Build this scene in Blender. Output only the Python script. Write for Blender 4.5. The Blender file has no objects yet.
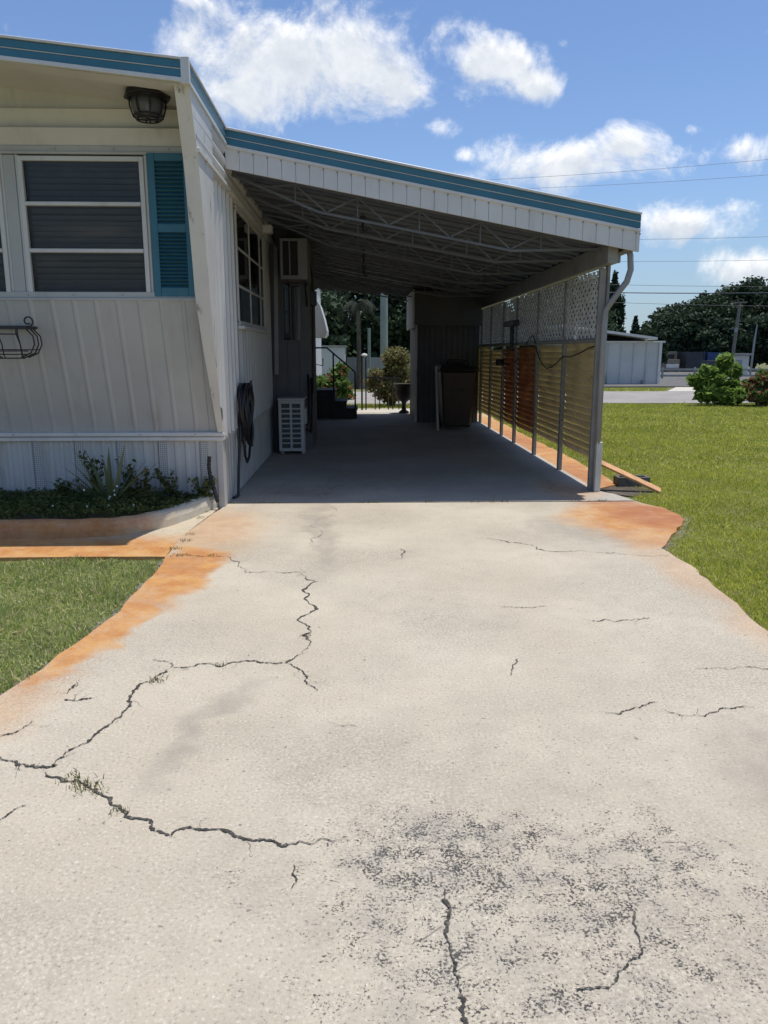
import bpy, math, random
import numpy as np
from mathutils import Vector
random.seed(7); rng = np.random.default_rng(7)
R = math.radians
S = bpy.context.scene
COL = S.collection

# ------------------------------------------------------------------ camera
cd = bpy.data.cameras.new('camera'); cam = bpy.data.objects.new('camera', cd); COL.objects.link(cam)
cam.location = (0, 0, 1.3); cam.rotation_euler = (R(90-11.8248), 0, R(-1.8225))
cd.sensor_fit = 'VERTICAL'; cd.sensor_height = 36.0; cd.lens = 36.0*769/1024
cd.clip_start = 0.05; cd.clip_end = 2000
S.camera = cam

# ------------------------------------------------------------------ sky + sun
SX, SY = .180, .07                       # ground shift of a shadow per metre of height, towards the sun
sun_el = math.atan(1/math.hypot(SX, SY)); sun_az = math.atan2(SX, SY)      # azimuth from +Y towards +X
W = bpy.data.worlds.new('World'); S.world = W; W.use_nodes = True
nt = W.node_tree; nt.nodes.clear()
def NN(t, typ, **kw):
    n = t.nodes.new(typ)
    for k, v in kw.items():
        if k == 'ins':
            for i, x in v.items(): n.inputs[i].default_value = x
        else: setattr(n, k, v)
    return n
def math_(t, op, a, b=None, c=None, clamp=False):
    n = t.nodes.new('ShaderNodeMath'); n.operation = op; n.use_clamp = clamp
    for i, x in enumerate((a, b, c)):
        if x is None: continue
        if isinstance(x, (int, float)): n.inputs[i].default_value = x
        else: t.links.new(x, n.inputs[i])
    return n.outputs[0]
def ramp_(t, x, a, b, lo=0., hi=1., smooth=True):
    n = t.nodes.new('ShaderNodeMapRange'); n.interpolation_type = 'SMOOTHSTEP' if smooth else 'LINEAR'
    t.links.new(x, n.inputs[0])
    for i, v in zip((1, 2, 3, 4), (a, b, lo, hi)): n.inputs[i].default_value = v
    return n.outputs[0]
def mixc(t, f, a, b, mode='MIX'):
    n = t.nodes.new('ShaderNodeMix'); n.data_type = 'RGBA'; n.blend_type = mode
    for idx, x in ((0, f), (6, a), (7, b)):
        if isinstance(x, (int, float)): n.inputs[idx].default_value = x
        elif isinstance(x, tuple): n.inputs[idx].default_value = (*x[:3], 1)
        else: t.links.new(x, n.inputs[idx])
    return n.outputs[2]
def noise_(t, vec, scale, detail=4, rough=.55, dist=0.):
    n = NN(t, 'ShaderNodeTexNoise'); t.links.new(vec, n.inputs['Vector'])
    n.inputs['Scale'].default_value = scale; n.inputs['Detail'].default_value = detail
    n.inputs['Roughness'].default_value = rough; n.inputs['Distortion'].default_value = dist
    return n.outputs['Fac']

SKY_STRENGTH = .1
tc = NN(nt, 'ShaderNodeTexCoord')
sky = NN(nt, 'ShaderNodeTexSky', sky_type='NISHITA', sun_disc=False, sun_elevation=sun_el, sun_rotation=sun_az,
         altitude=5, air_density=1.0, dust_density=.6, ozone_density=2.2)
sep = NN(nt, 'ShaderNodeSeparateXYZ'); nt.links.new(tc.outputs['Generated'], sep.inputs[0])
dx, dy, dz = sep.outputs
ysafe = math_(nt, 'MAXIMUM', dy, .05)
U = math_(nt, 'DIVIDE', dx, ysafe); V = math_(nt, 'DIVIDE', dz, ysafe)
cuv = NN(nt, 'ShaderNodeCombineXYZ'); nt.links.new(U, cuv.inputs[0]); nt.links.new(V, cuv.inputs[1])
BL = [(-.056,.335,.160,.060,1.15),(-.115,.303,.085,.036,1),(.045,.31,.066,.040,1),(.165,.335,.056,.026,1.05),(.21,.313,.035,.022,1.05),
      (.247,.358,.011,.008,.8),(.262,.224,.108,.028,1.1),(.326,.244,.044,.024,1),(.137,.202,.040,.018,.8),(.485,.243,.058,.022,1.1),
      (.414,.157,.09,.023,1.1),(.505,.105,.065,.026,1.15),(.13,.233,.016,.009,.8),(.099,.267,.024,.015,.75),(-.19,.40,.02,.015,.7),
      (.417,.264,.016,.007,.7),(.5,.373,.03,.006,.6),(-.6,.3,.2,.07,1),(-1.1,.4,.25,.1,1),(.8,.3,.12,.05,1),(1.1,.2,.2,.06,1)]
def cloud_density(dv):
    vv = math_(nt, 'ADD', V, dv)
    c = NN(nt, 'ShaderNodeCombineXYZ'); nt.links.new(U, c.inputs[0]); nt.links.new(vv, c.inputs[1])
    best = None
    for (u, v, ru, rv, a) in BL:
        ax = math_(nt, 'MULTIPLY', math_(nt, 'SUBTRACT', U, u), 1/ru)
        ay = math_(nt, 'MULTIPLY', math_(nt, 'SUBTRACT', vv, v), 1/rv)
        d2 = math_(nt, 'ADD', math_(nt, 'MULTIPLY', ax, ax), math_(nt, 'MULTIPLY', ay, ay))
        g = math_(nt, 'MULTIPLY', math_(nt, 'EXPONENT', math_(nt, 'MULTIPLY', d2, -.75)), a)
        best = g if best is None else math_(nt, 'MAXIMUM', best, g)
    n1 = noise_(nt, c.outputs[0], 9, 10, .66, .35)
    n2 = noise_(nt, c.outputs[0], 42, 5, .6)
    s = math_(nt, 'MULTIPLY_ADD', math_(nt, 'SUBTRACT', n1, .5), 3.1, best)
    s = math_(nt, 'MULTIPLY_ADD', math_(nt, 'SUBTRACT', n2, .5), .35, s)
    return math_(nt, 'MULTIPLY', s, ramp_(nt, best, .04, .30))
den = cloud_density(0.)
den_up = cloud_density(.016)
mask = ramp_(nt, den, .32, 1.15)
# the rest of the dome: scattered cumulus from plain noise
up = math_(nt, 'ADD', math_(nt, 'MAXIMUM', dz, 0.), .18)
cd2 = NN(nt, 'ShaderNodeCombineXYZ')
nt.links.new(math_(nt, 'DIVIDE', dx, up), cd2.inputs[0]); nt.links.new(math_(nt, 'DIVIDE', dy, up), cd2.inputs[1])
gen = ramp_(nt, noise_(nt, cd2.outputs[0], 1.6, 8, .6), .55, .68)
fwd = ramp_(nt, dy, .30, .55)
mask = math_(nt, 'ADD', math_(nt, 'MULTIPLY', mask, fwd), math_(nt, 'MULTIPLY', gen, math_(nt, 'SUBTRACT', 1., fwd)))
mask = math_(nt, 'MULTIPLY', mask, ramp_(nt, dz, .005, .05))
hz = ramp_(nt, dz, 0., .22, 1., 0.)
thin = math_(nt, 'MULTIPLY', hz, .62)
shade = ramp_(nt, den_up, .25, 1.05)                     # much cloud above: a greyer underside
lump = noise_(nt, cuv.outputs[0], 17, 8, .66)
shade = math_(nt, 'ADD', math_(nt, 'MULTIPLY', shade, .75), math_(nt, 'MULTIPLY', math_(nt, 'SUBTRACT', lump, .5), 1.5), clamp=True)
ccol = mixc(nt, shade, (10.6,10.6,10.6), (6.2,6.7,7.4))
scol = mixc(nt, 1., sky.outputs[0], (1.02, 1.13, 1.32), 'MULTIPLY')
scol = mixc(nt, thin, scol, (3.0, 4.2, 5.3))
mask = math_(nt, 'MULTIPLY', mask, .96)
out = mixc(nt, mask, scol, ccol)
bg = NN(nt, 'ShaderNodeBackground', ins={'Strength': SKY_STRENGTH}); nt.links.new(out, bg.inputs[0])
wo = NN(nt, 'ShaderNodeOutputWorld'); nt.links.new(bg.outputs[0], wo.inputs[0])

sl = bpy.data.lights.new('sun', 'SUN'); sun = bpy.data.objects.new('sun', sl); COL.objects.link(sun)
sl.energy = 4.1; sl.angle = R(.5); sl.color = (1, .955, .885)
sun.rotation_euler = Vector((-SX, -SY, -1)).to_track_quat('-Z', 'Y').to_euler(); sun.location = (3, 2, 20)

S.view_settings.view_transform = 'Standard'; S.view_settings.look = 'None'
S.view_settings.exposure = 0.12; S.view_settings.gamma = 1; S.view_settings.use_curve_mapping = False
S.cycles.max_bounces = 10; S.cycles.diffuse_bounces = 5; S.cycles.transparent_max_bounces = 12

# ------------------------------------------------------------------ materials
MATS = {}
def new_mat(name):
    m = bpy.data.materials.new(name); m.use_nodes = True
    t = m.node_tree; b = t.nodes['Principled BSDF']
    c = NN(t, 'ShaderNodeTexCoord'); MATS[name] = m
    return m, t, b, c.outputs['Object']
def bump_(t, b, h, dist, strength=.6):
    n = NN(t, 'ShaderNodeBump', ins={'Strength': strength, 'Distance': dist}); t.links.new(h, n.inputs['Height'])
    t.links.new(n.outputs[0], b.inputs['Normal'])
def scaled(t, v, s):
    n = NN(t, 'ShaderNodeMapping'); n.inputs['Scale'].default_value = s; t.links.new(v, n.inputs[0]); return n.outputs[0]
def M(name, col, rough=.55, var=.12, scale=3., bump=0., bscale=60., metal=0., dirt=None, damt=.5, dscale=(3,3,3), dlo=.5, dhi=.75, spec=.5):
    m, t, b, v = new_mat(name)
    lo = tuple(x*(1-var) for x in col); hi = tuple(min(.95, x*(1+var)) for x in col)
    c = mixc(t, ramp_(t, noise_(t, v, scale, 5), .3, .7), lo, hi)
    if dirt:
        d = math_(t, 'MULTIPLY', ramp_(t, noise_(t, scaled(t, v, dscale), 1., 6, .65), dlo, dhi), damt)
        c = mixc(t, d, c, dirt)
    t.links.new(c, b.inputs['Base Color'])
    b.inputs['Roughness'].default_value = rough; b.inputs['Metallic'].default_value = metal
    b.inputs['Specular IOR Level'].default_value = spec
    if bump: bump_(t, b, noise_(t, v, bscale, 4), bump)
    return m
def leafmat(name, a, b_, trans=.35, dead=None, damt=.0, big=1.2):
    m, t, b, v = new_mat(name)
    g = NN(t, 'ShaderNodeNewGeometry')
    r = g.outputs['Random Per Island']
    f = math_(t, 'ADD', math_(t, 'MULTIPLY', r, .65), math_(t, 'MULTIPLY', ramp_(t, noise_(t, v, big, 3), .3, .7), .35))
    c = mixc(t, f, a, b_)
    if dead:
        c = mixc(t, math_(t, 'MULTIPLY', ramp_(t, math_(t, 'FRACT', math_(t, 'MULTIPLY', r, 7.31)), 1-damt-.02, 1-damt+.02), .9), c, dead)
    t.links.new(c, b.inputs['Base Color']); b.inputs['Roughness'].default_value = .6
    b.inputs['Specular IOR Level'].default_value = .15
    tr = NN(t, 'ShaderNodeBsdfTranslucent'); t.links.new(c, tr.inputs[0])
    mx = NN(t, 'ShaderNodeMixShader', ins={0: trans}); o = t.nodes['Material Output']
    t.links.new(b.outputs[0], mx.inputs[1]); t.links.new(tr.outputs[0], mx.inputs[2]); t.links.new(mx.outputs[0], o.inputs[0])
    return m

cream = M('cream_siding', (.45,.443,.42), .45, .06, 2, .002, 18, dirt=(.24,.22,.18), damt=.5, dscale=(5,5,.7), dlo=.5, dhi=.8)
white_al = M('white_aluminium', (.62,.605,.575), .4, .05, 2, .001, 30, dirt=(.32,.30,.27), damt=.35, dscale=(6,6,1.2))
skirtm = M('skirting_white', (.50,.488,.46), .5, .06, 3, .001, 30, dirt=(.26,.23,.13), damt=.55, dscale=(5,5,.8), dlo=.52, dhi=.75)
trimm = M('weathered_trim', (.60,.585,.55), .55, .06, 3, .001, 40, dirt=(.13,.12,.11), damt=.8, dscale=(14,14,4), dlo=.58, dhi=.72)
teal = M('teal_paint', (.036,.152,.215), .45, .10, 4, .0008, 40, dirt=(.10,.22,.23), damt=.3)
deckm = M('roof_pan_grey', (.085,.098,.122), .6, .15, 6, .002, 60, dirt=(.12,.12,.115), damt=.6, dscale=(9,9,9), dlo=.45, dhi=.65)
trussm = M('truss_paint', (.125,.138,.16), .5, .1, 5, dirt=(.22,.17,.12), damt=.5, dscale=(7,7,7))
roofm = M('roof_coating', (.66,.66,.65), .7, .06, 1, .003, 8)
postm = M('post_metal', (.27,.26,.235), .45, .12, 6, .001, 40, dirt=(.16,.12,.08), damt=.6, dscale=(14,14,3), dlo=.5, dhi=.7)
louvm = M('louver_paint', (.74,.63,.38), .5, .12, 3, .001, 30, dirt=(.28,.20,.09), damt=.5, dscale=(3,3,9))
louvr = M('louver_rusty', (.56,.30,.12), .55, .2, 3, .001, 30, dirt=(.34,.10,.035), damt=.85, dscale=(2.5,2.5,5), dlo=.36, dhi=.6)
latm = M('lattice_paint', (.78,.77,.72), .5, .1, 4, dirt=(.25,.22,.17), damt=.4)
black = M('black_iron', (.018,.018,.019), .45, .2, 20)
rubber = M('black_rubber', (.014,.015,.017), .4, .25, 15)
plastic_g = M('ac_casing_grey', (.22,.215,.21), .5, .06, 4, dirt=(.12,.11,.09), damt=.4)
plastic_w = M('ac_casing', (.48,.475,.45), .5, .05, 4, dirt=(.3,.27,.22), damt=.3)
dark = M('dark_void', (.012,.013,.015), .7, .2, 8)
coil = M('condenser_fins', (.05,.06,.055), .5, .3, 40)
shedm = M('shed_siding', (.085,.085,.09), .6, .1, 3, .001, 30, dirt=(.08,.07,.06), damt=.5, dscale=(5,5,1))
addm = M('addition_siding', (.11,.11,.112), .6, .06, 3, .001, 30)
binm = M('bin_plastic', (.040,.032,.027), .45, .15, 6)
binlid = M('bin_lid_plastic', (.025,.022,.02), .45, .15, 6)
stepm = M('step_wood', (.045,.043,.042), .7, .2, 8, .002, 30)
wood = M('plank_wood', (.50,.27,.12), .6, .2, 8, .002, 50, dirt=(.30,.14,.06), damt=.6, dscale=(20,4,4))
block = M('concrete_block', (.12,.12,.10), .95, .25, 20, .004, 80, dirt=(.04,.05,.02), damt=.7, dscale=(14,14,14))
blindm = M('blind_slats', (.52,.52,.53), .5, .08, 5)
room_shade = M('room_dark', (.03,.03,.034), .8, .2, 5)
creamdark = M('gutter_paint', (.27,.275,.28), .45, .06, 5, dirt=(.2,.17,.13), damt=.5, dscale=(8,8,2))
woodpole = M('pole_wood', (.17,.15,.13), .85, .15, 5, .004, 20)
concpole = M('pole_concrete', (.20,.24,.20), .8, .1, 4)
bark = M('bark', (.10,.08,.06), .9, .25, 6, .01, 14)
truckm = M('truck_tan', (.20,.17,.12), .6, .2, 3)
chrome = M('white_metal', (.65,.65,.63), .35, .05, 5)
contdark = M('container_dark', (.035,.04,.05), .6, .2, 2)
contblue = M('container_blue', (.02,.05,.15), .55, .2, 2)
fencew = M('fence_grey', (.28,.28,.27), .7, .1, 3)
flower_w = M('petal_white', (.75,.75,.72), .6, .04)
flower_o = M('petal_orange', (.62,.22,.13), .5, .2, 30)
urnm = M('urn_clay', (.06,.05,.045), .8, .2, 10)
wires_m = M('wire_dark', (.08,.085,.095), .6, .1)
soil = M('garden_soil', (.085,.068,.05), .95, .3, 10, .02, 25)
lampglass = M('lantern_glass', (.11,.115,.13), .15, .05, 10)
shedwhite = M('white_sheet_wall', (.54,.54,.51), .5, .05, 1, dirt=(.3,.28,.24), damt=.4, dscale=(2,2,.4))
stickm = M('bare_stick', (.09,.07,.05), .9, .2)
def translucent(m, f):
    """mixes translucency into a material to add a glow"""
    t = m.node_tree; b = t.nodes['Principled BSDF']; src = b.inputs['Base Color'].links[0].from_socket
    tr = NN(t, 'ShaderNodeBsdfTranslucent'); t.links.new(src, tr.inputs[0])
    mx = NN(t, 'ShaderNodeMixShader', ins={0: f}); t.links.new(b.outputs[0], mx.inputs[1]); t.links.new(tr.outputs[0], mx.inputs[2])
    t.links.new(mx.outputs[0], t.nodes['Material Output'].inputs[0])
translucent(louvm, .22); translucent(louvr, .18)  # painted metal slats given an added glow, as if light passed through
def perf_mat():
    m, t, b, v = new_mat('perforated_vent')
    vo = NN(t, 'ShaderNodeTexVoronoi', ins={'Scale': 62., 'Randomness': .1}); t.links.new(v, vo.inputs['Vector'])
    t.links.new(mixc(t, ramp_(t, vo.outputs['Distance'], .24, .34), (.11,.11,.105), (.50,.488,.46)), b.inputs['Base Color'])
    b.inputs['Roughness'].default_value = .5
    return m
perfm = perf_mat()
def glass_mat(name, tint, mixf):
    m, t, b, v = new_mat(name)
    b.inputs['Base Color'].default_value = (*tint, 1); b.inputs['Roughness'].default_value = .03
    b.inputs['Specular IOR Level'].default_value = .6
    tr = NN(t, 'ShaderNodeBsdfTransparent', ins={0: (.80,.82,.84,1)})
    mx = NN(t, 'ShaderNodeMixShader', ins={0: mixf}); o = t.nodes['Material Output']
    t.links.new(b.outputs[0], mx.inputs[1]); t.links.new(tr.outputs[0], mx.inputs[2]); t.links.new(mx.outputs[0], o.inputs[0])
    return m
glass_f = glass_mat('window_glass', (.02,.021,.025), .66)
glass_s = glass_mat('side_window_glass', (.014,.015,.017), .15)

def blob_(t, v, x, y, sx, sy, rot=0., soft=1.):
    """1 inside an ellipse on the ground, 0 outside, soft edge"""
    n = NN(t, 'ShaderNodeMapping', vector_type='TEXTURE'); n.inputs['Location'].default_value = (x, y, 0)
    n.inputs['Rotation'].default_value = (0, 0, R(rot)); n.inputs['Scale'].default_value = (sx, sy, 1e3)
    t.links.new(v, n.inputs[0])
    l = NN(t, 'ShaderNodeVectorMath', operation='LENGTH'); t.links.new(n.outputs[0], l.inputs[0])
    return ramp_(t, l.outputs['Value'], 1+soft*.6, 1-soft*.6)
def vmax(t, xs):
    r = xs[0]
    for x in xs[1:]: r = math_(t, 'MAXIMUM', r, x)
    return r
def concrete_mat(name, lo, hi, rust=(), red=(), grit=(), grey=(), agg=1.):
    m, t, b, v = new_mat(name)
    wob = NN(t, 'ShaderNodeTexNoise', ins={'Scale': 2.2, 'Detail': 5., 'Roughness': .6}); t.links.new(v, wob.inputs['Vector'])
    s1 = NN(t, 'ShaderNodeVectorMath', operation='SUBTRACT', ins={1: (.5,.5,.5)}); t.links.new(wob.outputs['Color'], s1.inputs[0])
    s2 = NN(t, 'ShaderNodeVectorMath', operation='SCALE', ins={'Scale': .55}); t.links.new(s1.outputs[0], s2.inputs[0])
    s3 = NN(t, 'ShaderNodeVectorMath', operation='ADD'); t.links.new(v, s3.inputs[0]); t.links.new(s2.outputs[0], s3.inputs[1])
    vw = s3.outputs[0]
    big = ramp_(t, noise_(t, v, .9, 6, .6), .3, .72)
    c = mixc(t, big, lo, hi)
    fine = noise_(t, v, 95, 4, .72); mid = noise_(t, v, 9, 6, .65)
    c = mixc(t, ramp_(t, mid, .40, .75, 0., .22), c, tuple(x*.75 for x in lo))
    vo = NN(t, 'ShaderNodeTexVoronoi', ins={'Scale': 110.}); t.links.new(v, vo.inputs['Vector'])
    wh = ramp_(t, noise_(t, v, .8, 4), .42, .62)
    c = mixc(t, math_(t, 'MULTIPLY', ramp_(t, vo.outputs['Distance'], .36, .62), math_(t, 'MULTIPLY', wh, .38*agg)), c, (.22,.20,.17))
    c = mixc(t, ramp_(t, fine, .54, .68, 0., .6*agg), c, (.68,.63,.54))
    c = mixc(t, ramp_(t, fine, .45, .32, 0., .62*agg), c, (.15,.135,.115))
    # scattered dark pits
    pits = noise_(t, v, 42, 2, .5)
    c = mixc(t, ramp_(t, pits, .70, .74, 0., .65), c, (.10,.095,.09))
    if grey:
        g = vmax(t, [blob_(t, vw, *x) for x in grey])
        c = mixc(t, math_(t, 'MULTIPLY', g, ramp_(t, mid, .25, .65, .25, .65)), c, (.29,.255,.21))
    if rust:
        g = vmax(t, [math_(t, 'MULTIPLY', blob_(t, vw, *x[:-1]), x[-1]) for x in rust])
        r = math_(t, 'MULTIPLY', math_(t, 'MULTIPLY', g, ramp_(t, noise_(t, v, 4.5, 8, .72), .25, .55, .55, 1.)), ramp_(t, noise_(t, v, 38, 4, .7), .3, .55, .75, 1.))
        c = mixc(t, r, c, mixc(t, ramp_(t, noise_(t, v, 5, 7, .7), .38, .62), (.52,.275,.095), (.43,.185,.055)))
    if red:
        g = vmax(t, [math_(t, 'MULTIPLY', blob_(t, vw, *x[:-1]), x[-1]) for x in red])
        c = mixc(t, math_(t, 'MULTIPLY', g, ramp_(t, noise_(t, v, 6, 5, .6), .25, .6, .45, 1.)), c, (.33,.125,.060))
    if grit:
        g = vmax(t, [math_(t, 'MULTIPLY', blob_(t, vw, *x[:-1]), x[-1]) for x in grit])
        fl = math_(t, 'ADD', math_(t, 'MULTIPLY', noise_(t, v, 135, 3, .7), .50), math_(t, 'MULTIPLY', noise_(t, v, 14, 8, .80), .50))
        th = math_(t, 'SUBTRACT', .668, math_(t, 'MULTIPLY', g, .150))
        d = math_(t, 'SUBTRACT', fl, th)
        c = mixc(t, ramp_(t, d, -.008, .030, 0., .92), c, (.032,.031,.032))
        c = mixc(t, math_(t, 'MULTIPLY', math_(t, 'MULTIPLY', g, ramp_(t, noise_(t, v, 6, 6, .65), .40, .66)), .30), c, (.20,.192,.18))
    t.links.new(c, b.inputs['Base Color']); b.inputs['Roughness'].default_value = .9; b.inputs['Specular IOR Level'].default_value = .25
    h = math_(t, 'ADD', math_(t, 'MULTIPLY', fine, .6), math_(t, 'MULTIPLY', mid, .9))
    bump_(t, b, h, .009, .7)
    return m
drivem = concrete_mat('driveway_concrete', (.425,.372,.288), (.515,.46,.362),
    rust=[(-1.08,4.5,.22,.70,0,.5,1.),(-1.24,3.6,.15,.85,-4,.55,.95),(-1.15,5.6,.42,.65,0,1.,.5),(2.25,5.9,.56,.70,0,.6,.95),(1.98,4.0,.16,1.3,0,1.2,.35),(-1.35,2.9,.2,.5,0,1.,.4),(2.1,5.3,.35,.35,0,.9,.75)],
    red=[(2.36,6.05,.34,.46,0,.9,.85),(2.2,6.55,.3,.12,0,.9,.6),(-1.10,4.75,.10,.25,0,1.,.35)],
    grit=[(.155,1.62,.022,.10,8,.8,1.),(.19,1.47,.022,.12,-8,.8,1.),(.60,1.62,.025,.12,-5,.8,.9),(.50,1.50,.12,.025,0,.8,.8),(.30,1.78,.50,.30,0,.9,1.),(.10,2.2,.45,.36,0,1.,.5),(.5,2.1,.4,.3,0,1.,.5),(.17,1.72,.22,.2,0,1.,1.1),(.62,1.66,.2,.2,0,1.,1.05),(.45,1.45,.75,.25,0,1.,.9),(.45,1.85,.75,.55,0,1.,.55),(.6,2.2,.7,.45,0,1.,.52),(.05,2.15,.4,.4,0,1.,.5),(.72,1.75,.32,.28,0,.9,.95),(.15,1.62,.30,.2,0,.9,.9),(.62,2.4,.35,.4,0,1.,.35),
          (-.22,1.75,.2,.25,0,1.,.6),(1.02,1.55,.2,.2,0,1.,.7),(-.2,4.2,.5,.3,0,1.,.16),(1.75,3.6,.2,.5,0,1.,.35),(1.2,3.2,.4,.4,0,1.,.2),(1.0,2.9,.15,.2,0,1.,.3)],
    grey=[(-1.0,4.1,.05,.5,-14,1.),(-.55,2.55,.06,.36,-22,1.2),(-.30,5.6,.10,1.1,4,.9),(1.62,5.45,.22,.5,20,.9),(1.35,1.95,.18,.6,0,.9)])
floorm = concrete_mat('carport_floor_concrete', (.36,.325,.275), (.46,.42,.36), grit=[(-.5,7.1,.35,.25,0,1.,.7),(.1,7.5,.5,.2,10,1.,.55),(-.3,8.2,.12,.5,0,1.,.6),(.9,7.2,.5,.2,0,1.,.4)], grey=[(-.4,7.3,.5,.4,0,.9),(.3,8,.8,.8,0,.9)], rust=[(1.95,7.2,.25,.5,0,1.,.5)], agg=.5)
stripm = concrete_mat('rusty_concrete', (.46,.38,.27), (.54,.46,.34), rust=[(-3,5.0,3.,.45,0,.6,1.),(2.45,11,.35,6,0,.8,.95)], red=[(2.4,8.2,.2,.8,0,.9,.6),(2.4,11.6,.2,1.2,0,.9,.6)])
curbm = concrete_mat('curb_concrete', (.52,.47,.37), (.60,.56,.46), rust=[(-2.6,5.5,1.15,.4,0,.7,.95),(-4.3,5.5,1.0,.4,0,.9,.95)], red=[(-2.2,5.4,.5,.2,0,.9,.25)], agg=.4)
roadm = concrete_mat('road_concrete', (.25,.235,.215), (.32,.30,.275), agg=.5)
pathm = concrete_mat('path_concrete', (.48,.45,.38), (.56,.52,.45), agg=.5)
yardm = concrete_mat('yard_asphalt', (.10,.10,.098), (.15,.148,.14), agg=.3)
crackm = M('crack_dirt', (.045,.040,.034), .95, .5, 60, dirt=(.20,.18,.15), damt=.8, dscale=(45,45,45), dlo=.5, dhi=.68)
groundm = M('lawn_earth', (.13,.135,.045), .95, .3, 3, .02, 30, dirt=(.13,.105,.06), damt=.7, dscale=(1.2,1.2,1.2), dlo=.5, dhi=.7)
gravelm = M('edge_gravel', (.17,.155,.135), .95, .35, 25)
grassm = leafmat('grass_blade', (.30,.36,.045), (.66,.66,.13), .44, (.68,.58,.28), .13, .9)
grassl = leafmat('grass_blade_cool', (.23,.31,.085), (.50,.55,.20), .40, (.68,.60,.38), .18, 2.)
weedm = leafmat('weed_leaf', (.05,.075,.022), (.12,.145,.045), .25, (.20,.15,.06), .08, 4)
agavem = leafmat('strap_leaf', (.10,.13,.06), (.22,.24,.12), .15, (.22,.15,.07), .05, 4)
treem = leafmat('tree_leaf_dark', (.030,.052,.030), (.062,.092,.046), .2, None, 0, .25)  # tree leaf colours lifted slightly: distance haze put into the base colour
treem2 = leafmat('tree_leaf_mid', (.034,.056,.034), (.070,.096,.052), .2, None, 0, .3)
treem3 = leafmat('tree_leaf_brown', (.052,.055,.036), (.095,.092,.058), .2, None, 0, .3)
conifm = leafmat('conifer_needles', (.026,.046,.028), (.050,.076,.042), .15, None, 0, .5)
palmm = leafmat('palm_frond', (.012,.018,.010), (.022,.030,.016), .08, None, 0, 1)
bushm = leafmat('bush_leaf', (.10,.19,.035), (.27,.38,.09), .48, None, 0, 2)
redm = leafmat('croton_leaf', (.22,.075,.06), (.30,.14,.075), .35, (.11,.20,.05), .62, 2)
bougm = leafmat('bougainvillea_leaf', (.14,.165,.05), (.32,.29,.13), .35, (.22,.13,.09), .2, 2)
hibm = leafmat('hibiscus_leaf', (.08,.16,.04), (.21,.31,.09), .35, None, 0, 3)

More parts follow.
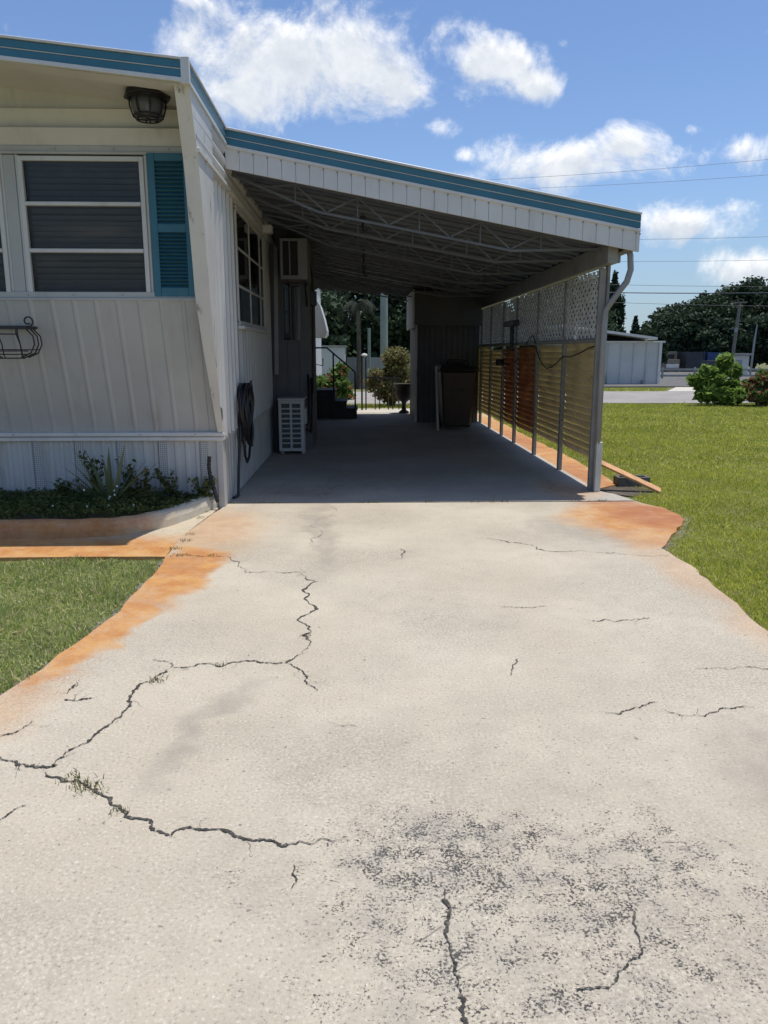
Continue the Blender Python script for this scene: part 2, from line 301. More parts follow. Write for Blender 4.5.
# ------------------------------------------------------------------ mesh helpers
ORG = {}
class MB:
    def __init__(s): s.v = []; s.f = []
    def add(s, vs, fs):
        k = len(s.v); s.v += [tuple(map(float, p)) for p in vs]; s.f += [tuple(i+k for i in f) for f in fs]; return s
    def box(s, x0, x1, y0, y1, z0, z1):
        return s.add([(x0,y0,z0),(x1,y0,z0),(x1,y1,z0),(x0,y1,z0),(x0,y0,z1),(x1,y0,z1),(x1,y1,z1),(x0,y1,z1)],
                     [(0,3,2,1),(4,5,6,7),(0,1,5,4),(1,2,6,5),(2,3,7,6),(3,0,4,7)])
    def bar(s, a, b, w, h, up=(0,0,1)):
        a, b, up = Vector(a), Vector(b), Vector(up); d = (b-a).normalized()
        sd = d.cross(up)
        sd = sd.normalized() if sd.length > 1e-6 else Vector((1,0,0))
        u = sd.cross(d).normalized(); sd = sd*w/2; u = u*h/2
        vs = [p+i*sd+j*u for p in (a, b) for i, j in ((-1,-1),(1,-1),(1,1),(-1,1))]
        return s.add(vs, [(0,1,2,3),(7,6,5,4),(0,4,5,1),(1,5,6,2),(2,6,7,3),(3,7,4,0)])
    def prism(s, poly, off):
        n = len(poly); off = Vector(off); p = [Vector(q) for q in poly]
        return s.add(p+[q+off for q in p], [tuple(range(n)), tuple(range(2*n-1, n-1, -1))]+[(i, i+n, (i+1) % n+n, (i+1) % n) for i in range(n)])
    def tube(s, pts, r, n=8, cap=True):
        pts = [Vector(p) for p in pts]; m = len(pts); rs = r if isinstance(r, (list, tuple)) else [r]*m
        d0 = (pts[1]-pts[0]).normalized(); ref = Vector((0,0,1)) if abs(d0.z) < .9 else Vector((1,0,0))
        a = d0.cross(ref).normalized(); vs = []
        for i, p in enumerate(pts):
            d = (pts[min(i+1, m-1)]-pts[max(i-1, 0)])
            d = d.normalized() if d.length > 1e-9 else d0
            a = a-d*a.dot(d); a = a.normalized() if a.length > 1e-6 else d.orthogonal().normalized()
            b = d.cross(a)
            vs += [p+(a*math.cos(2*math.pi*k/n)+b*math.sin(2*math.pi*k/n))*rs[i] for k in range(n)]
        fs = [(i*n+k, i*n+(k+1) % n, (i+1)*n+(k+1) % n, (i+1)*n+k) for i in range(m-1) for k in range(n)]
        if cap: fs += [tuple(range(n-1, -1, -1)), tuple(range((m-1)*n, m*n))]
        return s.add(vs, fs)
    def lathe(s, c, prof, n=20):
        c = Vector(c); vs = [c+Vector((r*math.cos(2*math.pi*k/n), r*math.sin(2*math.pi*k/n), z)) for r, z in prof for k in range(n)]
        m = len(prof)
        return s.add(vs, [(i*n+k, i*n+(k+1) % n, (i+1)*n+(k+1) % n, (i+1)*n+k) for i in range(m-1) for k in range(n)]+[tuple(range(n-1,-1,-1)), tuple(range((m-1)*n, m*n))])
    def build(s, name, mat, parent=None, smooth=False, bevel=0., origin=None, fix=True):
        me = bpy.data.meshes.new(name)
        o = bpy.data.objects.new(name, me); COL.objects.link(o)
        if parent is not None: og = ORG[parent.name]; o.parent = parent
        else: og = Vector(origin) if origin is not None else Vector((0,0,0)); o.location = og
        ORG[o.name] = og
        me.from_pydata([(x-og.x, y-og.y, z-og.z) for x, y, z in s.v], [], s.f)
        if fix:
            import bmesh
            bm = bmesh.new(); bm.from_mesh(me); bmesh.ops.recalc_face_normals(bm, faces=bm.faces); bm.to_mesh(me); bm.free()
        me.materials.append(mat)
        if smooth: me.polygons.foreach_set('use_smooth', [True]*len(me.polygons))
        if bevel:
            md = o.modifiers.new('bevel', 'BEVEL'); md.width = bevel; md.segments = 1; md.limit_method = 'ANGLE'
        return o
def npmesh(name, V_, F_, mat, parent=None, origin=None):
    me = bpy.data.meshes.new(name); o = bpy.data.objects.new(name, me); COL.objects.link(o)
    if parent is not None: og = ORG[parent.name]; o.parent = parent
    else: og = Vector(origin) if origin is not None else Vector((0,0,0)); o.location = og
    ORG[o.name] = og
    V_ = np.asarray(V_, dtype=np.float32)-np.array(og, dtype=np.float32); k = F_.shape[1]; n = F_.shape[0]
    me.vertices.add(len(V_)); me.vertices.foreach_set('co', V_.ravel())
    me.loops.add(n*k); me.loops.foreach_set('vertex_index', F_.astype(np.int32).ravel())
    me.polygons.add(n); me.polygons.foreach_set('loop_start', np.arange(0, n*k, k, dtype=np.int32))
    me.update(calc_edges=True); me.materials.append(mat)
    return o
def tag(o, label=None, cat=None, group=None, kind=None):
    for k, x in (('label', label), ('category', cat), ('group', group), ('kind', kind)):
        if x: o[k] = x
    return o
def thing(name, loc, label, cat, group=None):
    o = bpy.data.objects.new(name, None); COL.objects.link(o); o.location = loc; o.empty_display_size = .1
    ORG[o.name] = Vector(loc)
    return tag(o, label, cat, group)
def box(name, mat, parent, *b, bevel=.003):
    return MB().box(*b).build(name, mat, parent, bevel=bevel)
def sheet(name, poly, z, mat, kind='structure', thick=0., parent=None):
    mb = MB()
    if thick: mb.prism([(x, y, z) for x, y in poly], (0, 0, -thick))
    else: mb.add([(x, y, z) for x, y in poly], [tuple(range(len(poly)))])
    o = mb.build(name, mat, parent)
    if kind and parent is None: tag(o, kind=kind)
    return o
def cam_ground(px, py, z=0.):
    """where a line of sight at these picture coordinates meets the ground (used to survey crack and edge positions)"""
    p, y = R(11.8248), R(1.8225)
    f = Vector((math.sin(y)*math.cos(p), math.cos(y)*math.cos(p), -math.sin(p))); r = Vector((math.cos(y), -math.sin(y), 0)); u = r.cross(f)
    d = f+r*((px-384)/769)-u*((py-512)/769); t = (z-1.3)/d.z
    return (d.x*t, d.y*t)
G = cam_ground

def ribs(u0, u1, pitch, depth, rib=.35, slope=.12):
    """profile [(u, d)] of flat pans with raised ribs"""
    out = [(u0, 0.)]; u = u0+pitch*.5
    while u < u1-pitch*.3:
        w = pitch*rib/2; sl = pitch*slope
        out += [(u-w, 0), (u-w+sl, depth), (u+w-sl, depth), (u+w, 0)]; u += pitch
    out.append((u1, 0.)); return out
def corr(u0, u1, pitch, depth, n=6):
    k = max(1, round((u1-u0)/pitch)); N = k*n
    return [(u0+(u1-u0)*i/N, depth*(.5-.5*math.cos(2*math.pi*i/n))) for i in range(N+1)]
def extrude(prof, fa, fb):
    """surface between fa(u,d) and fb(u,d) for a profile"""
    mb = MB(); n = len(prof)
    mb.v = [tuple(fa(u, d)) for u, d in prof]+[tuple(fb(u, d)) for u, d in prof]
    mb.f = [(i, i+1, n+i+1, n+i) for i in range(n-1)]
    return mb

# ------------------------------------------------------------------ the ground, drive, road
def gz(y):
    return float(np.interp(y, [-50, 25.6, 40, 80, 400], [0, 0, -.47, -.95, -.95]))
xs = [-300,-120,-60,-30,-15,-8,-4,0,4,8,15,30,60,120,300]
ys = [-60,-20,-8,0,5,10,15,20,25.6,28,32,36,40,50,60,70,80,120,200,400]
mb = MB(); mb.v = [(x, y, gz(y)-.03) for y in ys for x in xs]; n = len(xs)
mb.f = [(j*n+i, j*n+i+1, (j+1)*n+i+1, (j+1)*n+i) for j in range(len(ys)-1) for i in range(n-1)]
tag(mb.build('ground', groundm), kind='structure')

def jag(pts, amp, step):
    out = []
    for a, b in zip(pts[:-1], pts[1:]):
        L = math.hypot(b[0]-a[0], b[1]-a[1]); k = max(1, int(L/step))
        for i in range(k):
            t = i/k; out.append((a[0]+(b[0]-a[0])*t+random.uniform(-amp, amp), a[1]+(b[1]-a[1])*t+random.uniform(-amp, amp)))
    out.append(pts[-1]); return out
left_edge = [(-1.95,-6),(-1.6,0),(-1.46,1.8),(-1.386,2.79),(-1.314,3.2),(-1.235,3.77),(-1.235,4.4),(-1.25,4.83)]
right_edge = [(1.8,-6),(1.84,0),(1.90,2.5),(1.93,3.37),(1.995,4.03),(2.04,4.54),(2.03,4.95),(2.14,5.14),(2.335,5.45),(2.56,5.85),(2.60,6.02),(2.56,6.3),(2.44,6.6)]
LE = jag(left_edge, .012, .12); RE = jag(right_edge, .016, .10)
joint_l = [(-1.25,4.83),(-1.27,5.35),(-1.24,5.8),(-1.20,6.2),(-1.15,6.6)]
drive_poly = LE[:-1]+jag(joint_l, .008, .12)+RE[::-1]
drv = sheet('driveway', drive_poly, 0., drivem, thick=.07)
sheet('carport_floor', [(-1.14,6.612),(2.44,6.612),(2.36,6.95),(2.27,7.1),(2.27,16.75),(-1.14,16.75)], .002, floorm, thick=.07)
sheet('rusty_strip', [(-6,4.86)]+jag([(-1.62,4.87),(-1.262,4.86)], .006, .1)+[(x-.012, y) for x, y in joint_l[1:-1]]+[(-1.2,6.5),(-6,6.5)], -.004, stripm, thick=.06)
sheet('side_strip', [(2.275,7.25)]+jag([(2.58,7.5),(2.64,9),(2.62,12),(2.66,16.5)], .02, .2)+[(2.275,16.5)], -.006, stripm, thick=.06)
sheet('path', [(-1.14,16.76),(2.2,16.76),(2.2,17.9),(-1.14,17.9)], -.004, pathm, thick=.05)
sheet('road', [(-60,19.55),(90,19.55),(90,25.4),(-60,25.4)], .0, roadm, thick=.06)
mb = MB(); mb.add([(10.2,25.45,.0),(14,25.45,.0),(17.5,34,gz(34)+.012),(14,34,gz(34)+.012)], [(0,1,2,3)]); tag(mb.build('side_road', pathm), kind='structure')
mb = MB(); mb.add([(9,36,gz(36)+.015),(60,36,gz(36)+.015),(80,90,gz(90)+.015),(14,90,gz(90)+.015)], [(0,1,2,3)]); tag(mb.build('yard_pavement', yardm), kind='structure')

# cracks
CR = [
 ([(180,555),(205,556.5),(230,557.5),(237,567),(245,572.5),(275,572),(307,571.5)], 5),
 ([(306,572),(302,590),(312,605),(300,622),(303,636),(310,641),(294,659),(287,664)], 9),
 ([(287,664),(262,663),(222,667),(190,667),(171,668)], 7), ([(171,668),(168,662),(152,660)], 4),
 ([(171,668),(148,682),(130,700),(122,715),(98,732),(64,758)], 8),
 ([(287,664),(304,674),(317,692)], 5), ([(0,757),(15,762),(55,766),(65,757)], 11),
 ([(43,770),(70,782),(105,797),(125,817),(150,828),(172,837),(188,828),(222,830),(240,838),(270,841),(300,842),(352,841)], 8),
 ([(-20,745),(0,737),(32,721)], 6), ([(-20,828),(0,820),(30,806)], 4),
 ([(470,537),(500,540),(545,551),(590,552),(640,556),(668,557)], 6), ([(500,607),(525,608),(550,607)], 4),
 ([(580,619),(620,621),(650,618)], 5), ([(695,669),(768,669),(800,668)], 4),
 ([(602,712),(640,708),(652,703),(658,703)], 4), ([(665,710),(685,717),(720,709),(755,708)], 5),
 ([(510,676),(513,665),(518,659)], 4), ([(446,890),(449,915),(450,945),(456,965),(458,985),(463,1003),(466,1024),(472,1050)], 8),
 ([(575,990),(600,988),(615,984),(628,962),(636,930),(632,905)], 4), ([(328,722),(358,727)], 2),
 ([(401,549),(404,553),(402,558)], 6), ([(293,865),(291,890)], 4), ([(500,958),(515,962),(532,960)], 2), ([(64,700),(92,698)], 9), ([(68,694),(74,684)], 8),
 ([(565,505),(555,490),(540,478),(532,460)], 4), ([(300,497),(335,487),(365,484),(402,478)], 5), ([(335,470),(328,480),(318,498)], 4), ([(262,492),(285,486),(300,480)], 5), ([(345,446),(380,450),(420,449)], 3), ([(310,545),(318,520),(330,505)], 3),
]
def midpoint(pts, it, k):
    for _ in range(it):
        o = []
        for a, b in zip(pts[:-1], pts[1:]):
            L = math.hypot(b[0]-a[0], b[1]-a[1]); m = ((a[0]+b[0])/2, (a[1]+b[1])/2)
            o += [a, (m[0]+random.gauss(0, k*L), m[1]+random.gauss(0, k*L))]
        pts = o+[pts[-1]]
    return pts
crack_pts = []
for pix, wmm in CR:
    w = wmm*.00038; pts = midpoint([G(*p) for p in pix], 6 if len(pix) < 4 else (5 if len(pix) < 8 else 4), .12)
    crack_pts.append(pts); N = len(pts); vs = []; wn = 1.
    for i, p in enumerate(pts):
        q, r_ = pts[max(i-1, 0)], pts[min(i+1, N-1)]; tx, ty = r_[0]-q[0], r_[1]-q[1]; L = math.hypot(tx, ty) or 1
        wn = max(.38, min(1.6, wn+random.gauss(0, .38))); ww = w*min(1, .15+min(i, N-1-i)/14)*wn*random.choice((.5,.7,.85,1.,1.2,1.6))
        vs += [(p[0]-ty/L*ww, p[1]+tx/L*ww, .0035), (p[0]+ty/L*ww, p[1]-tx/L*ww, .0035)]
    mb = MB(); mb.v = vs; mb.f = [(2*i, 2*i+1, 2*i+3, 2*i+2) for i in range(N-1)]
    o = mb.build('crack', crackm, drv, fix=False)
def hair(p0, ang, L, w):
    q = midpoint([p0, (p0[0]+math.cos(ang)*L, p0[1]+math.sin(ang)*L)], 4, .16); N = len(q); vs = []
    for i, p in enumerate(q):
        ww = w*(1-i/N)*random.uniform(.4,1.3); vs += [(p[0]-math.sin(ang)*ww, p[1]+math.cos(ang)*ww, .003), (p[0]+math.sin(ang)*ww, p[1]-math.cos(ang)*ww, .003)]
    mb = MB(); mb.v = vs; mb.f = [(2*i, 2*i+1, 2*i+3, 2*i+2) for i in range(N-1)]; mb.build('crack', crackm, drv, fix=False)
for k, pts in enumerate(crack_pts):
    if CR[k][1] < 5: continue
    for _ in range(3):
        i = random.randrange(2, len(pts)-2); a = math.atan2(pts[i+1][1]-pts[i][1], pts[i+1][0]-pts[i][0])
        hair(pts[i], a+random.choice((-1,1))*random.uniform(.5,1.4), random.uniform(.03,.13), random.uniform(.0008,.0016))
# slab joint
jp = midpoint([(-1.14,6.606),(.6,6.606),(2.42,6.606)], 5, .004)
mb = MB(); N = len(jp); mb.v = [(x, y+s*.006, .0045) for x, y in jp for s in (-1, 1)]; mb.f = [(2*i, 2*i+1, 2*i+3, 2*i+2) for i in range(N-1)]
mb.build('joint', crackm, drv, fix=False)

# ------------------------------------------------------------------ the mobile home
XW, XE = -1.15, -1.07
home = thing('mobile_home', (XW, 6.48, 0), 'cream and white mobile home with teal roof trim and a leaning front wall', 'mobile home')
XL = -4.95
def z_eave(x): return 3.12+.10*(XE-x) if x > -3.05 else 3.12+.10*(XE+3.05)-.10*(-3.05-x)
# skirting
p = ribs(XL, XW-.02, .0865, .012, .55, .14)
extrude(p, lambda u, d: (u, 6.48-d, -.02), lambda u, d: (u, 6.48-d, .565)).build('skirt_panel', skirtm, home, fix=False)
p = ribs(6.48, 10.24, .135, .006, .42, .08)
extrude(p, lambda u, d: (XW+d, u, -.02), lambda u, d: (XW+d, u, .57)).build('skirt_panel', skirtm, home, fix=False)
for k in range(11):
    x = -1.30-k*.346
    box('vent_strip', perfm, home, x-.034, x+.034, 6.464, 6.4675, .0, .56, bevel=0)
MB().box(XW-.05, XW+.004, 6.462, 6.52, -.02, .57).build('skirt_corner', skirtm, home, bevel=.004)
mb = MB().box(XL, XW+.012, 6.445, 6.50, .565, .60); mb.box(XL, XW+.016, 6.435, 6.50, .604, .637); mb.build('skirt_rail', white_al, home, bevel=.006)
mb = MB().box(XW-.01, XW+.018, 6.505, 10.24, .565, .62); mb.build('skirt_rail', white_al, home, bevel=.006)
# front wall, lower leaning part
def lw(u, d, t):
    y = 6.475+(6.20-6.475)*t; z = .637+(1.69-.637)*t; return (u, y-d, z)
p = ribs(XL, XW-.10, .167, .011, .26, .09)
extrude(p, lambda u, d: lw(u, d, 0), lambda u, d: lw(u, d, 1)).build('front_wall', cream, home, fix=False)
MB().prism([(XW-.105,6.475,.637),(XW-.105,6.20,1.69),(XW-.105,6.5,1.69),(XW-.105,6.5,.637)], (.10,0,0)).build('wall_end', cream, home)
# ledge under the windows, the window band and the laps above
mb = MB().box(XL, XW-.03, 6.192, 6.30, 1.68, 1.70); mb.box(XL, XW-.03, 6.21, 6.30, 1.70, 1.745); mb.build('window_ledge', cream, home, bevel=.003)
box('window_band', cream, home, XL, XW-.03, 6.34, 6.36, 1.745, 2.76, bevel=0)
mb = MB().box(XL, XW-.03, 6.215, 6.36, 2.735, 2.755); mb.box(XL, XW-.03, 6.225, 6.36, 2.755, 2.795); mb.build('window_head', cream, home, bevel=.003)
for z0, z1, y0, y1 in ((2.795,2.905,6.235,6.175),(2.905,3.03,6.215,6.165)):
    MB().prism([(XL,y0,z0),(XL,y1,z1-.012),(XL,y1-.008,z1),(XL,6.4,z1),(XL,6.4,z0)], (XW-.03-XL,0,0)).build('siding_board', white_al, home, bevel=.002)
mb = MB().prism([(XL,6.19,3.03),(XW-.03,6.19,3.03),(XW-.03,6.19,3.05),(-3.05,6.19,3.24),(XL,6.19,3.05)], (0,.2,0))
mb.build('gable_panel', white_al, home)
# windows on the front
def front_window(x0, x1):
    fr = MB(); y0, y1 = 6.215, 6.262; z0, z1 = 1.712, 2.722; w = .034
    fr.box(x0, x0+w, y0, y1, z0, z1); fr.box(x1-w, x1, y0, y1, z0, z1); fr.box(x0+w, x1-w, y0, y1, z0, z0+w); fr.box(x0+w, x1-w, y0, y1, z1-w, z1)
    # outer flange
    fr.box(x0-.022, x0-.001, 6.232, 6.30, z0-.0, z1+.012); fr.box(x1+.001, x1+.022, 6.232, 6.30, z0, z1+.012)
    f = fr.build('window', white_al, home, bevel=.003)
    mb = MB()
    for k in (1, 2):
        z = z0+(z1-z0)*k/3; mb.box(x0+w, x1-w, 6.206, 6.25, z-.014, z+.014)
    mb.build('sash_bar', white_al, f, bevel=.003)
    mb = MB()
    for k in range(3):
        a = z0+(z1-z0)*k/3+.018; b = z0+(z1-z0)*(k+1)/3-.018
        mb.prism([(x0+w,6.238+.012,a),(x0+w,6.238,b),(x0+w,6.243,b),(x0+w,6.255,a)], (x1-x0-2*w,0,0))
    mb.build('pane', glass_f, f)
    mb = MB(); z = z0+.02
    while z < z1-.03:
        mb.prism([(x0+.05,6.270,z+.032),(x0+.05,6.292,z),(x0+.05,6.294,z+.002),(x0+.05,6.272,z+.034)], (x1-x0-.10+random.uniform(-.012,.012),random.uniform(-.006,.006),random.choice((0,0,0,1,-1))*random.uniform(.004,.016))); z += .043*random.uniform(.86,1.14)
    mb.build('blind', blindm, f)
front_window(-2.535, -1.605); front_window(-3.60, -2.67)
mb = MB().box(-2.646, -2.559, 6.225, 6.30, 1.715, 2.73); mb.build('mullion_post', cream, home, bevel=.003)
mb = MB().box(-4.9,-3.625,6.24,6.33,1.745,2.735); mb.build('wall_panel', cream, home)
mb = MB().box(-1.58,-1.18,6.255,6.33,1.745,2.735); mb.build('wall_panel', cream, home)
# shutter
sx0, sx1, sz0, sz1 = -1.575, -1.255, 1.712, 2.745
mb = MB(); f = .055
mb.box(sx0, sx0+f, 6.205, 6.25, sz0, sz1); mb.box(sx1-f, sx1, 6.205, 6.25, sz0, sz1)
zm = sz0+(sz1-sz0)*.485
for a, b in ((sz0, sz0+.065), (zm-.03, zm+.03), (sz1-.055, sz1)): mb.box(sx0+f, sx1-f, 6.206, 6.249, a, b)
mb.box(sx0+f-.004, sx1-f+.004, 6.238, 6.2485, sz0+.02, sz1-.02)
sh = mb.build('shutter', teal, home, bevel=.003)
mb = MB()
for a, b in ((sz0+.065, zm-.03), (zm+.03, sz1-.055)):
    k = 15; st = (b-a)/k
    for i in range(k):
        z = a+st*(i+.5)
        mb.prism([(sx0+f,6.207,z-st*.42),(sx0+f,6.236,z+st*.36),(sx0+f,6.238,z+st*.26),(sx0+f,6.210,z-st*.52)], (sx1-sx0-2*f,0,0))
mb.build('slat', teal, sh)
sc = MB()
for zz, yy, st_ in ((1.723,6.2085,.37),(2.775,6.223,.43),(.622,6.433,.52)):
    x = -1.3-random.uniform(0,.2)
    while x > XL+.1:
        sc.tube([(x,yy-.003,zz),(x,yy+.004,zz)], .0055, 6); x -= st_*random.uniform(.8,1.2)
o = sc.build('screw', postm, home); o['kind'] = 'stuff'
# corner fin: slanted front edge of the side wall
CE = [(6.455,.60),(6.10,1.38),(5.92,1.95),(5.70,2.556),(5.43,3.02)]
XU = -1.098
def ce_x(z): return float(np.interp(z, [.6,1.4,3.02], [-1.138,-1.116,-1.084]))
def ce_y(z): return float(np.interp(z, [c[1] for c in CE], [c[0] for c in CE]))
mb = MB(); N = 22
for i in range(N):
    z0, z1 = .64+(3.02-.64)*i/N, .64+(3.02-.64)*(i+1)/N
    w0 = float(np.interp(z0, [.6,1.69,3.1], [.040,.112,.095])); w1 = float(np.interp(z1, [.6,1.69,3.1], [.040,.112,.095]))
    a, b = ce_y(z0), ce_y(z1); x = ce_x(z0); x2 = ce_x(z1); dp = max(.10, float(np.interp(z0, [.6,1.69,2.7,3.1], [6.48,6.21,6.26,6.2]))-a+.03)
    vs = [(x-w0,a,z0),(x,a,z0),(x,a+dp,z0),(x-w0,a+dp,z0),(x2-w1,b,z1),(x2,b,z1),(x2,b+dp,z1),(x2-w1,b+dp,z1)]
    fs = [(0,1,5,4),(1,2,6,5),(3,0,4,7),(2,3,7,6)]
    if i == 0: fs.append((0,3,2,1))
    if i == N-1: fs.append((4,5,6,7))
    mb.add(vs, fs)
mb.build('corner_trim', trimm, home)
MB().prism([(XW-.02,6.475,.64),(XW-.02,6.14,1.38),(XW-.02,5.96,1.95),(XW-.02,5.74,2.556),(XW-.02,5.47,3.02),(XW-.02,6.6,3.02),(XW-.02,6.6,.64)], (.012,0,0)).build('wall_core', cream, home)
# side wall: vertical ribs below the belt, horizontal ribs above
ZB = 2.655
def sidewall(y0, y1, zt, name='side_wall', zb=.60, clip=True):
    p = ribs(y0, y1, .19, .032, .50, .16)
    def zlow(u):
        if not clip or u >= 6.455: return zb
        return max(zb, float(np.interp(-u, [-c[0] for c in CE], [c[1] for c in CE])))
    extrude(p, lambda u, d: (XW+d, u, min(zlow(u), zt)), lambda u, d: (XW+d, u, zt)).build(name, white_al if y0 < 7 else cream, home, fix=False)  # darker cream inside the carport paints in part of its shade
sidewall(5.70, 7.55, ZB)
sidewall(7.55, 9.62, 1.55, clip=False)
sidewall(9.62, 10.26, ZB, clip=False)
MB().prism([(XW-.006,7.55,1.5),(XW-.006,10.3,1.5),(XW-.006,10.3,2.7),(XW-.006,7.55,2.7)], (-.02,0,0)).build('wall_backing', cream, home)
p = []
for i in range(3):
    a = ZB+.02+i*.105; p += [(a,0),(a+.025,.022),(a+.055,.026),(a+.085,.012),(a+.1,0)]
p = [(ZB-.01,0)]+p+[(3.15,0)]
extrude(p, lambda u, d: (XU-.014+d, ce_y(min(u, 3.02))+.04, u), lambda u, d: (XU-.014+d, 16.0, u)).build('upper_siding', white_al, home, fix=False)
MB().bar((XW+.035, ce_y(ZB)+.03, ZB-.01), (XW+.035, 10.3, ZB-.01), .075, .03).build('belt_rail', trimm, home, bevel=.004)
# roof fascia bands
def band(parent, a, b, nrm, layers, prefix='fascia'):
    """stacked strips below the top edge a-b: (drop0, drop1, thickness, material, name)"""
    a, b, nrm = Vector(a), Vector(b), Vector(nrm)
    for d0, d1, th, m, nm in layers:
        q = [a-Vector((0,0,d0)), b-Vector((0,0,d0)), b-Vector((0,0,d1)), a-Vector((0,0,d1))]
        MB().prism(q, nrm*th).build(nm, m, parent, bevel=.003)
LAY = [(0,.016,.026,white_al,'drip_edge'),(.018,.064,.014,teal,'fascia_stripe'),(.065,.071,.016,white_al,'trim_line'),(.072,.118,.014,teal,'fascia_stripe'),(.119,.146,.022,white_al,'fascia_trim')]
YE = 5.40
band(home, (XE-.045, YE, z_eave(XE)), (-3.05, YE, z_eave(-3.05)), (0,-1,0), LAY)
band(home, (-3.051, YE, z_eave(-3.05)), (XL-.1, YE, z_eave(XL-.1)), (0,-1,0), LAY)
band(home, (XE-.024, YE+.0, 3.12), (XE-.024, 6.83, 3.095), (1,0,0), LAY)
MB().box(XE-.05, XE+.006, YE-.02, YE+.012, 2.965, 3.124).build('corner_cap', white_al, home, bevel=.004)
mb = MB()
for x0, x1 in ((XE-.03, -3.05), (-3.05, XL-.1)):
    mb.prism([(x0,YE+.002,z_eave(x0)-.012),(x1,YE+.002,z_eave(x1)-.012),(x1,YE+.002,z_eave(x1)-.142),(x0,YE+.002,z_eave(x0)-.142)], (0,.02,0))
mb.build('fascia_board', white_al, home)
mb = MB().prism([(XE-.03,YE+.024,3.105),(-3.05,YE+.024,z_eave(-3.05)-.012),(XL-.1,YE+.024,z_eave(XL-.1)-.012),(XL-.1,YE+.024,z_eave(XL-.1)-.05),(-3.05,YE+.024,z_eave(-3.05)-.05),(XE-.03,YE+.024,3.065)], (0,18.5,0))
mb.build('roof', roofm, home)
mb = MB().prism([(XW-.0,YE+.026,2.985),(-3.05,YE+.026,3.21),(XL,YE+.026,2.99),(XL,YE+.026,2.975),(-3.05,YE+.026,3.195),(XW,YE+.026,2.97)], (0,.16,0)); mb.build('soffit_lip', white_al, home)
mb = MB().prism([(XW,YE+.19,3.05),(-3.05,YE+.19,3.24),(XL,YE+.19,3.05),(XL,YE+.19,3.035),(-3.05,YE+.19,3.225),(XW,YE+.19,3.035)], (0,.80,0)); mb.build('soffit', white_al, home)
# bodies so that nothing is hollow
box('rear_wall', cream, home, XL, XL+.03, 6.5, 23.9, 0, 3.0, bevel=0)
# side window
sw = MB(); Y0, Y1, Z0, Z1 = 7.58, 9.60, 1.56, 2.60; w = .04
ysp = [7.58, 8.42, 9.26, 9.60]
for i, y in enumerate(ysp): sw.box(XW-.0, XW+.020, y-w/2, y+w/2, Z0, Z1)
for z in (Z0, Z1): sw.box(XW, XW+.026, Y0-.02, Y1+.02, z-.022, z+.022)
for k in (1, 2): z = Z0+(Z1-Z0)*k/3; sw.box(XW, XW+.018, Y0+.02, Y1-.02, z-.013, z+.013)
sw = sw.build('window', white_al, home, bevel=.003)
MB().box(XW+.006, XW+.014, Y0, Y1, Z0, Z1).build('pane', glass_s, sw)
MB().box(XW-.004, XW+.002, Y0, Y1, Z0, Z1).build('room_dark', room_shade, sw)  # dark sheet behind the glass, painted as the shade of the room
MB().box(XW, XW+.07, Y0-.04, Y1+.05, Z0-.055, Z0-.024).build('sill', white_al, sw, bevel=.004)
# addition that steps out behind the side window
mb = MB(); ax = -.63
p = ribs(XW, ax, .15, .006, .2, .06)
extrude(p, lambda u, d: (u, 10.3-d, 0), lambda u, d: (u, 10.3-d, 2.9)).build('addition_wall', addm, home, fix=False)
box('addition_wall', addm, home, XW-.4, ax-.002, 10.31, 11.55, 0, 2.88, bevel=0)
# narrow dark window in the addition with glass
fr = MB(); x0, x1, z0, z1 = -.99, -.74, 1.44, 2.12
fr.box(x0, x0+.02, 10.265, 10.294, z0, z1); fr.box(x1-.02, x1, 10.265, 10.294, z0, z1); fr.box(x0, x1, 10.263, 10.294, z0-.02, z0); fr.box(x0, x1, 10.263, 10.294, z1, z1+.02); fr.box(-.885,-.87,10.267,10.29,z0,z1)
fr = fr.build('window', addm, home)
MB().box(x0+.02, x1-.02, 10.28, 10.292, z0, z1).build('pane', glass_s, fr)
# wall beyond the addition, in the sun behind the carport
p = ribs(11.55, 24, .2, .012, .25, .08)
extrude(p, lambda u, d: (XW+d, u, 0), lambda u, d: (XW+d, u, 3.05)).build('side_wall', white_al, home, fix=False)
MB().box(XW-.01, XW+.05, 16.85, 16.93, 0, 2.95).build('downspout', white_al, home, bevel=.004)
MB().box(XL, XW, 23.97, 24.0, 0, 3.05).build('rear_wall', cream, home)
# clamshell window awning
mb = MB(); prof = [(XW+.03,2.55),(-.98,2.48),(-.86,2.30),(-.77,2.0),(-.715,1.75),(-.72,1.66),(-.77,1.60)]
for yy in np.linspace(17.6, 18.8, 9)[:-1]:
    n_ = len(prof); k = len(mb.v)
    mb.v += [(x, yy, z) for x, z in prof]+[(x, yy+.13, z) for x, z in prof]+[(x-.012, yy+.065, z-.012) for x, z in prof]
    mb.f += [(k+i, k+i+1, k+2*n_+i+1, k+2*n_+i) for i in range(n_-1)]+[(k+2*n_+i, k+2*n_+i+1, k+n_+i+1, k+n_+i) for i in range(n_-1)]
mb.add([(XW+.03,17.6,1.6)]+[(x,17.6,z) for x, z in prof], [tuple(range(len(prof)+1))])
mb.add([(XW+.03,18.77,1.6)]+[(x,18.77,z) for x, z in prof], [tuple(range(len(prof)+1))])
mb.build('window_awning', white_al, home, fix=False)

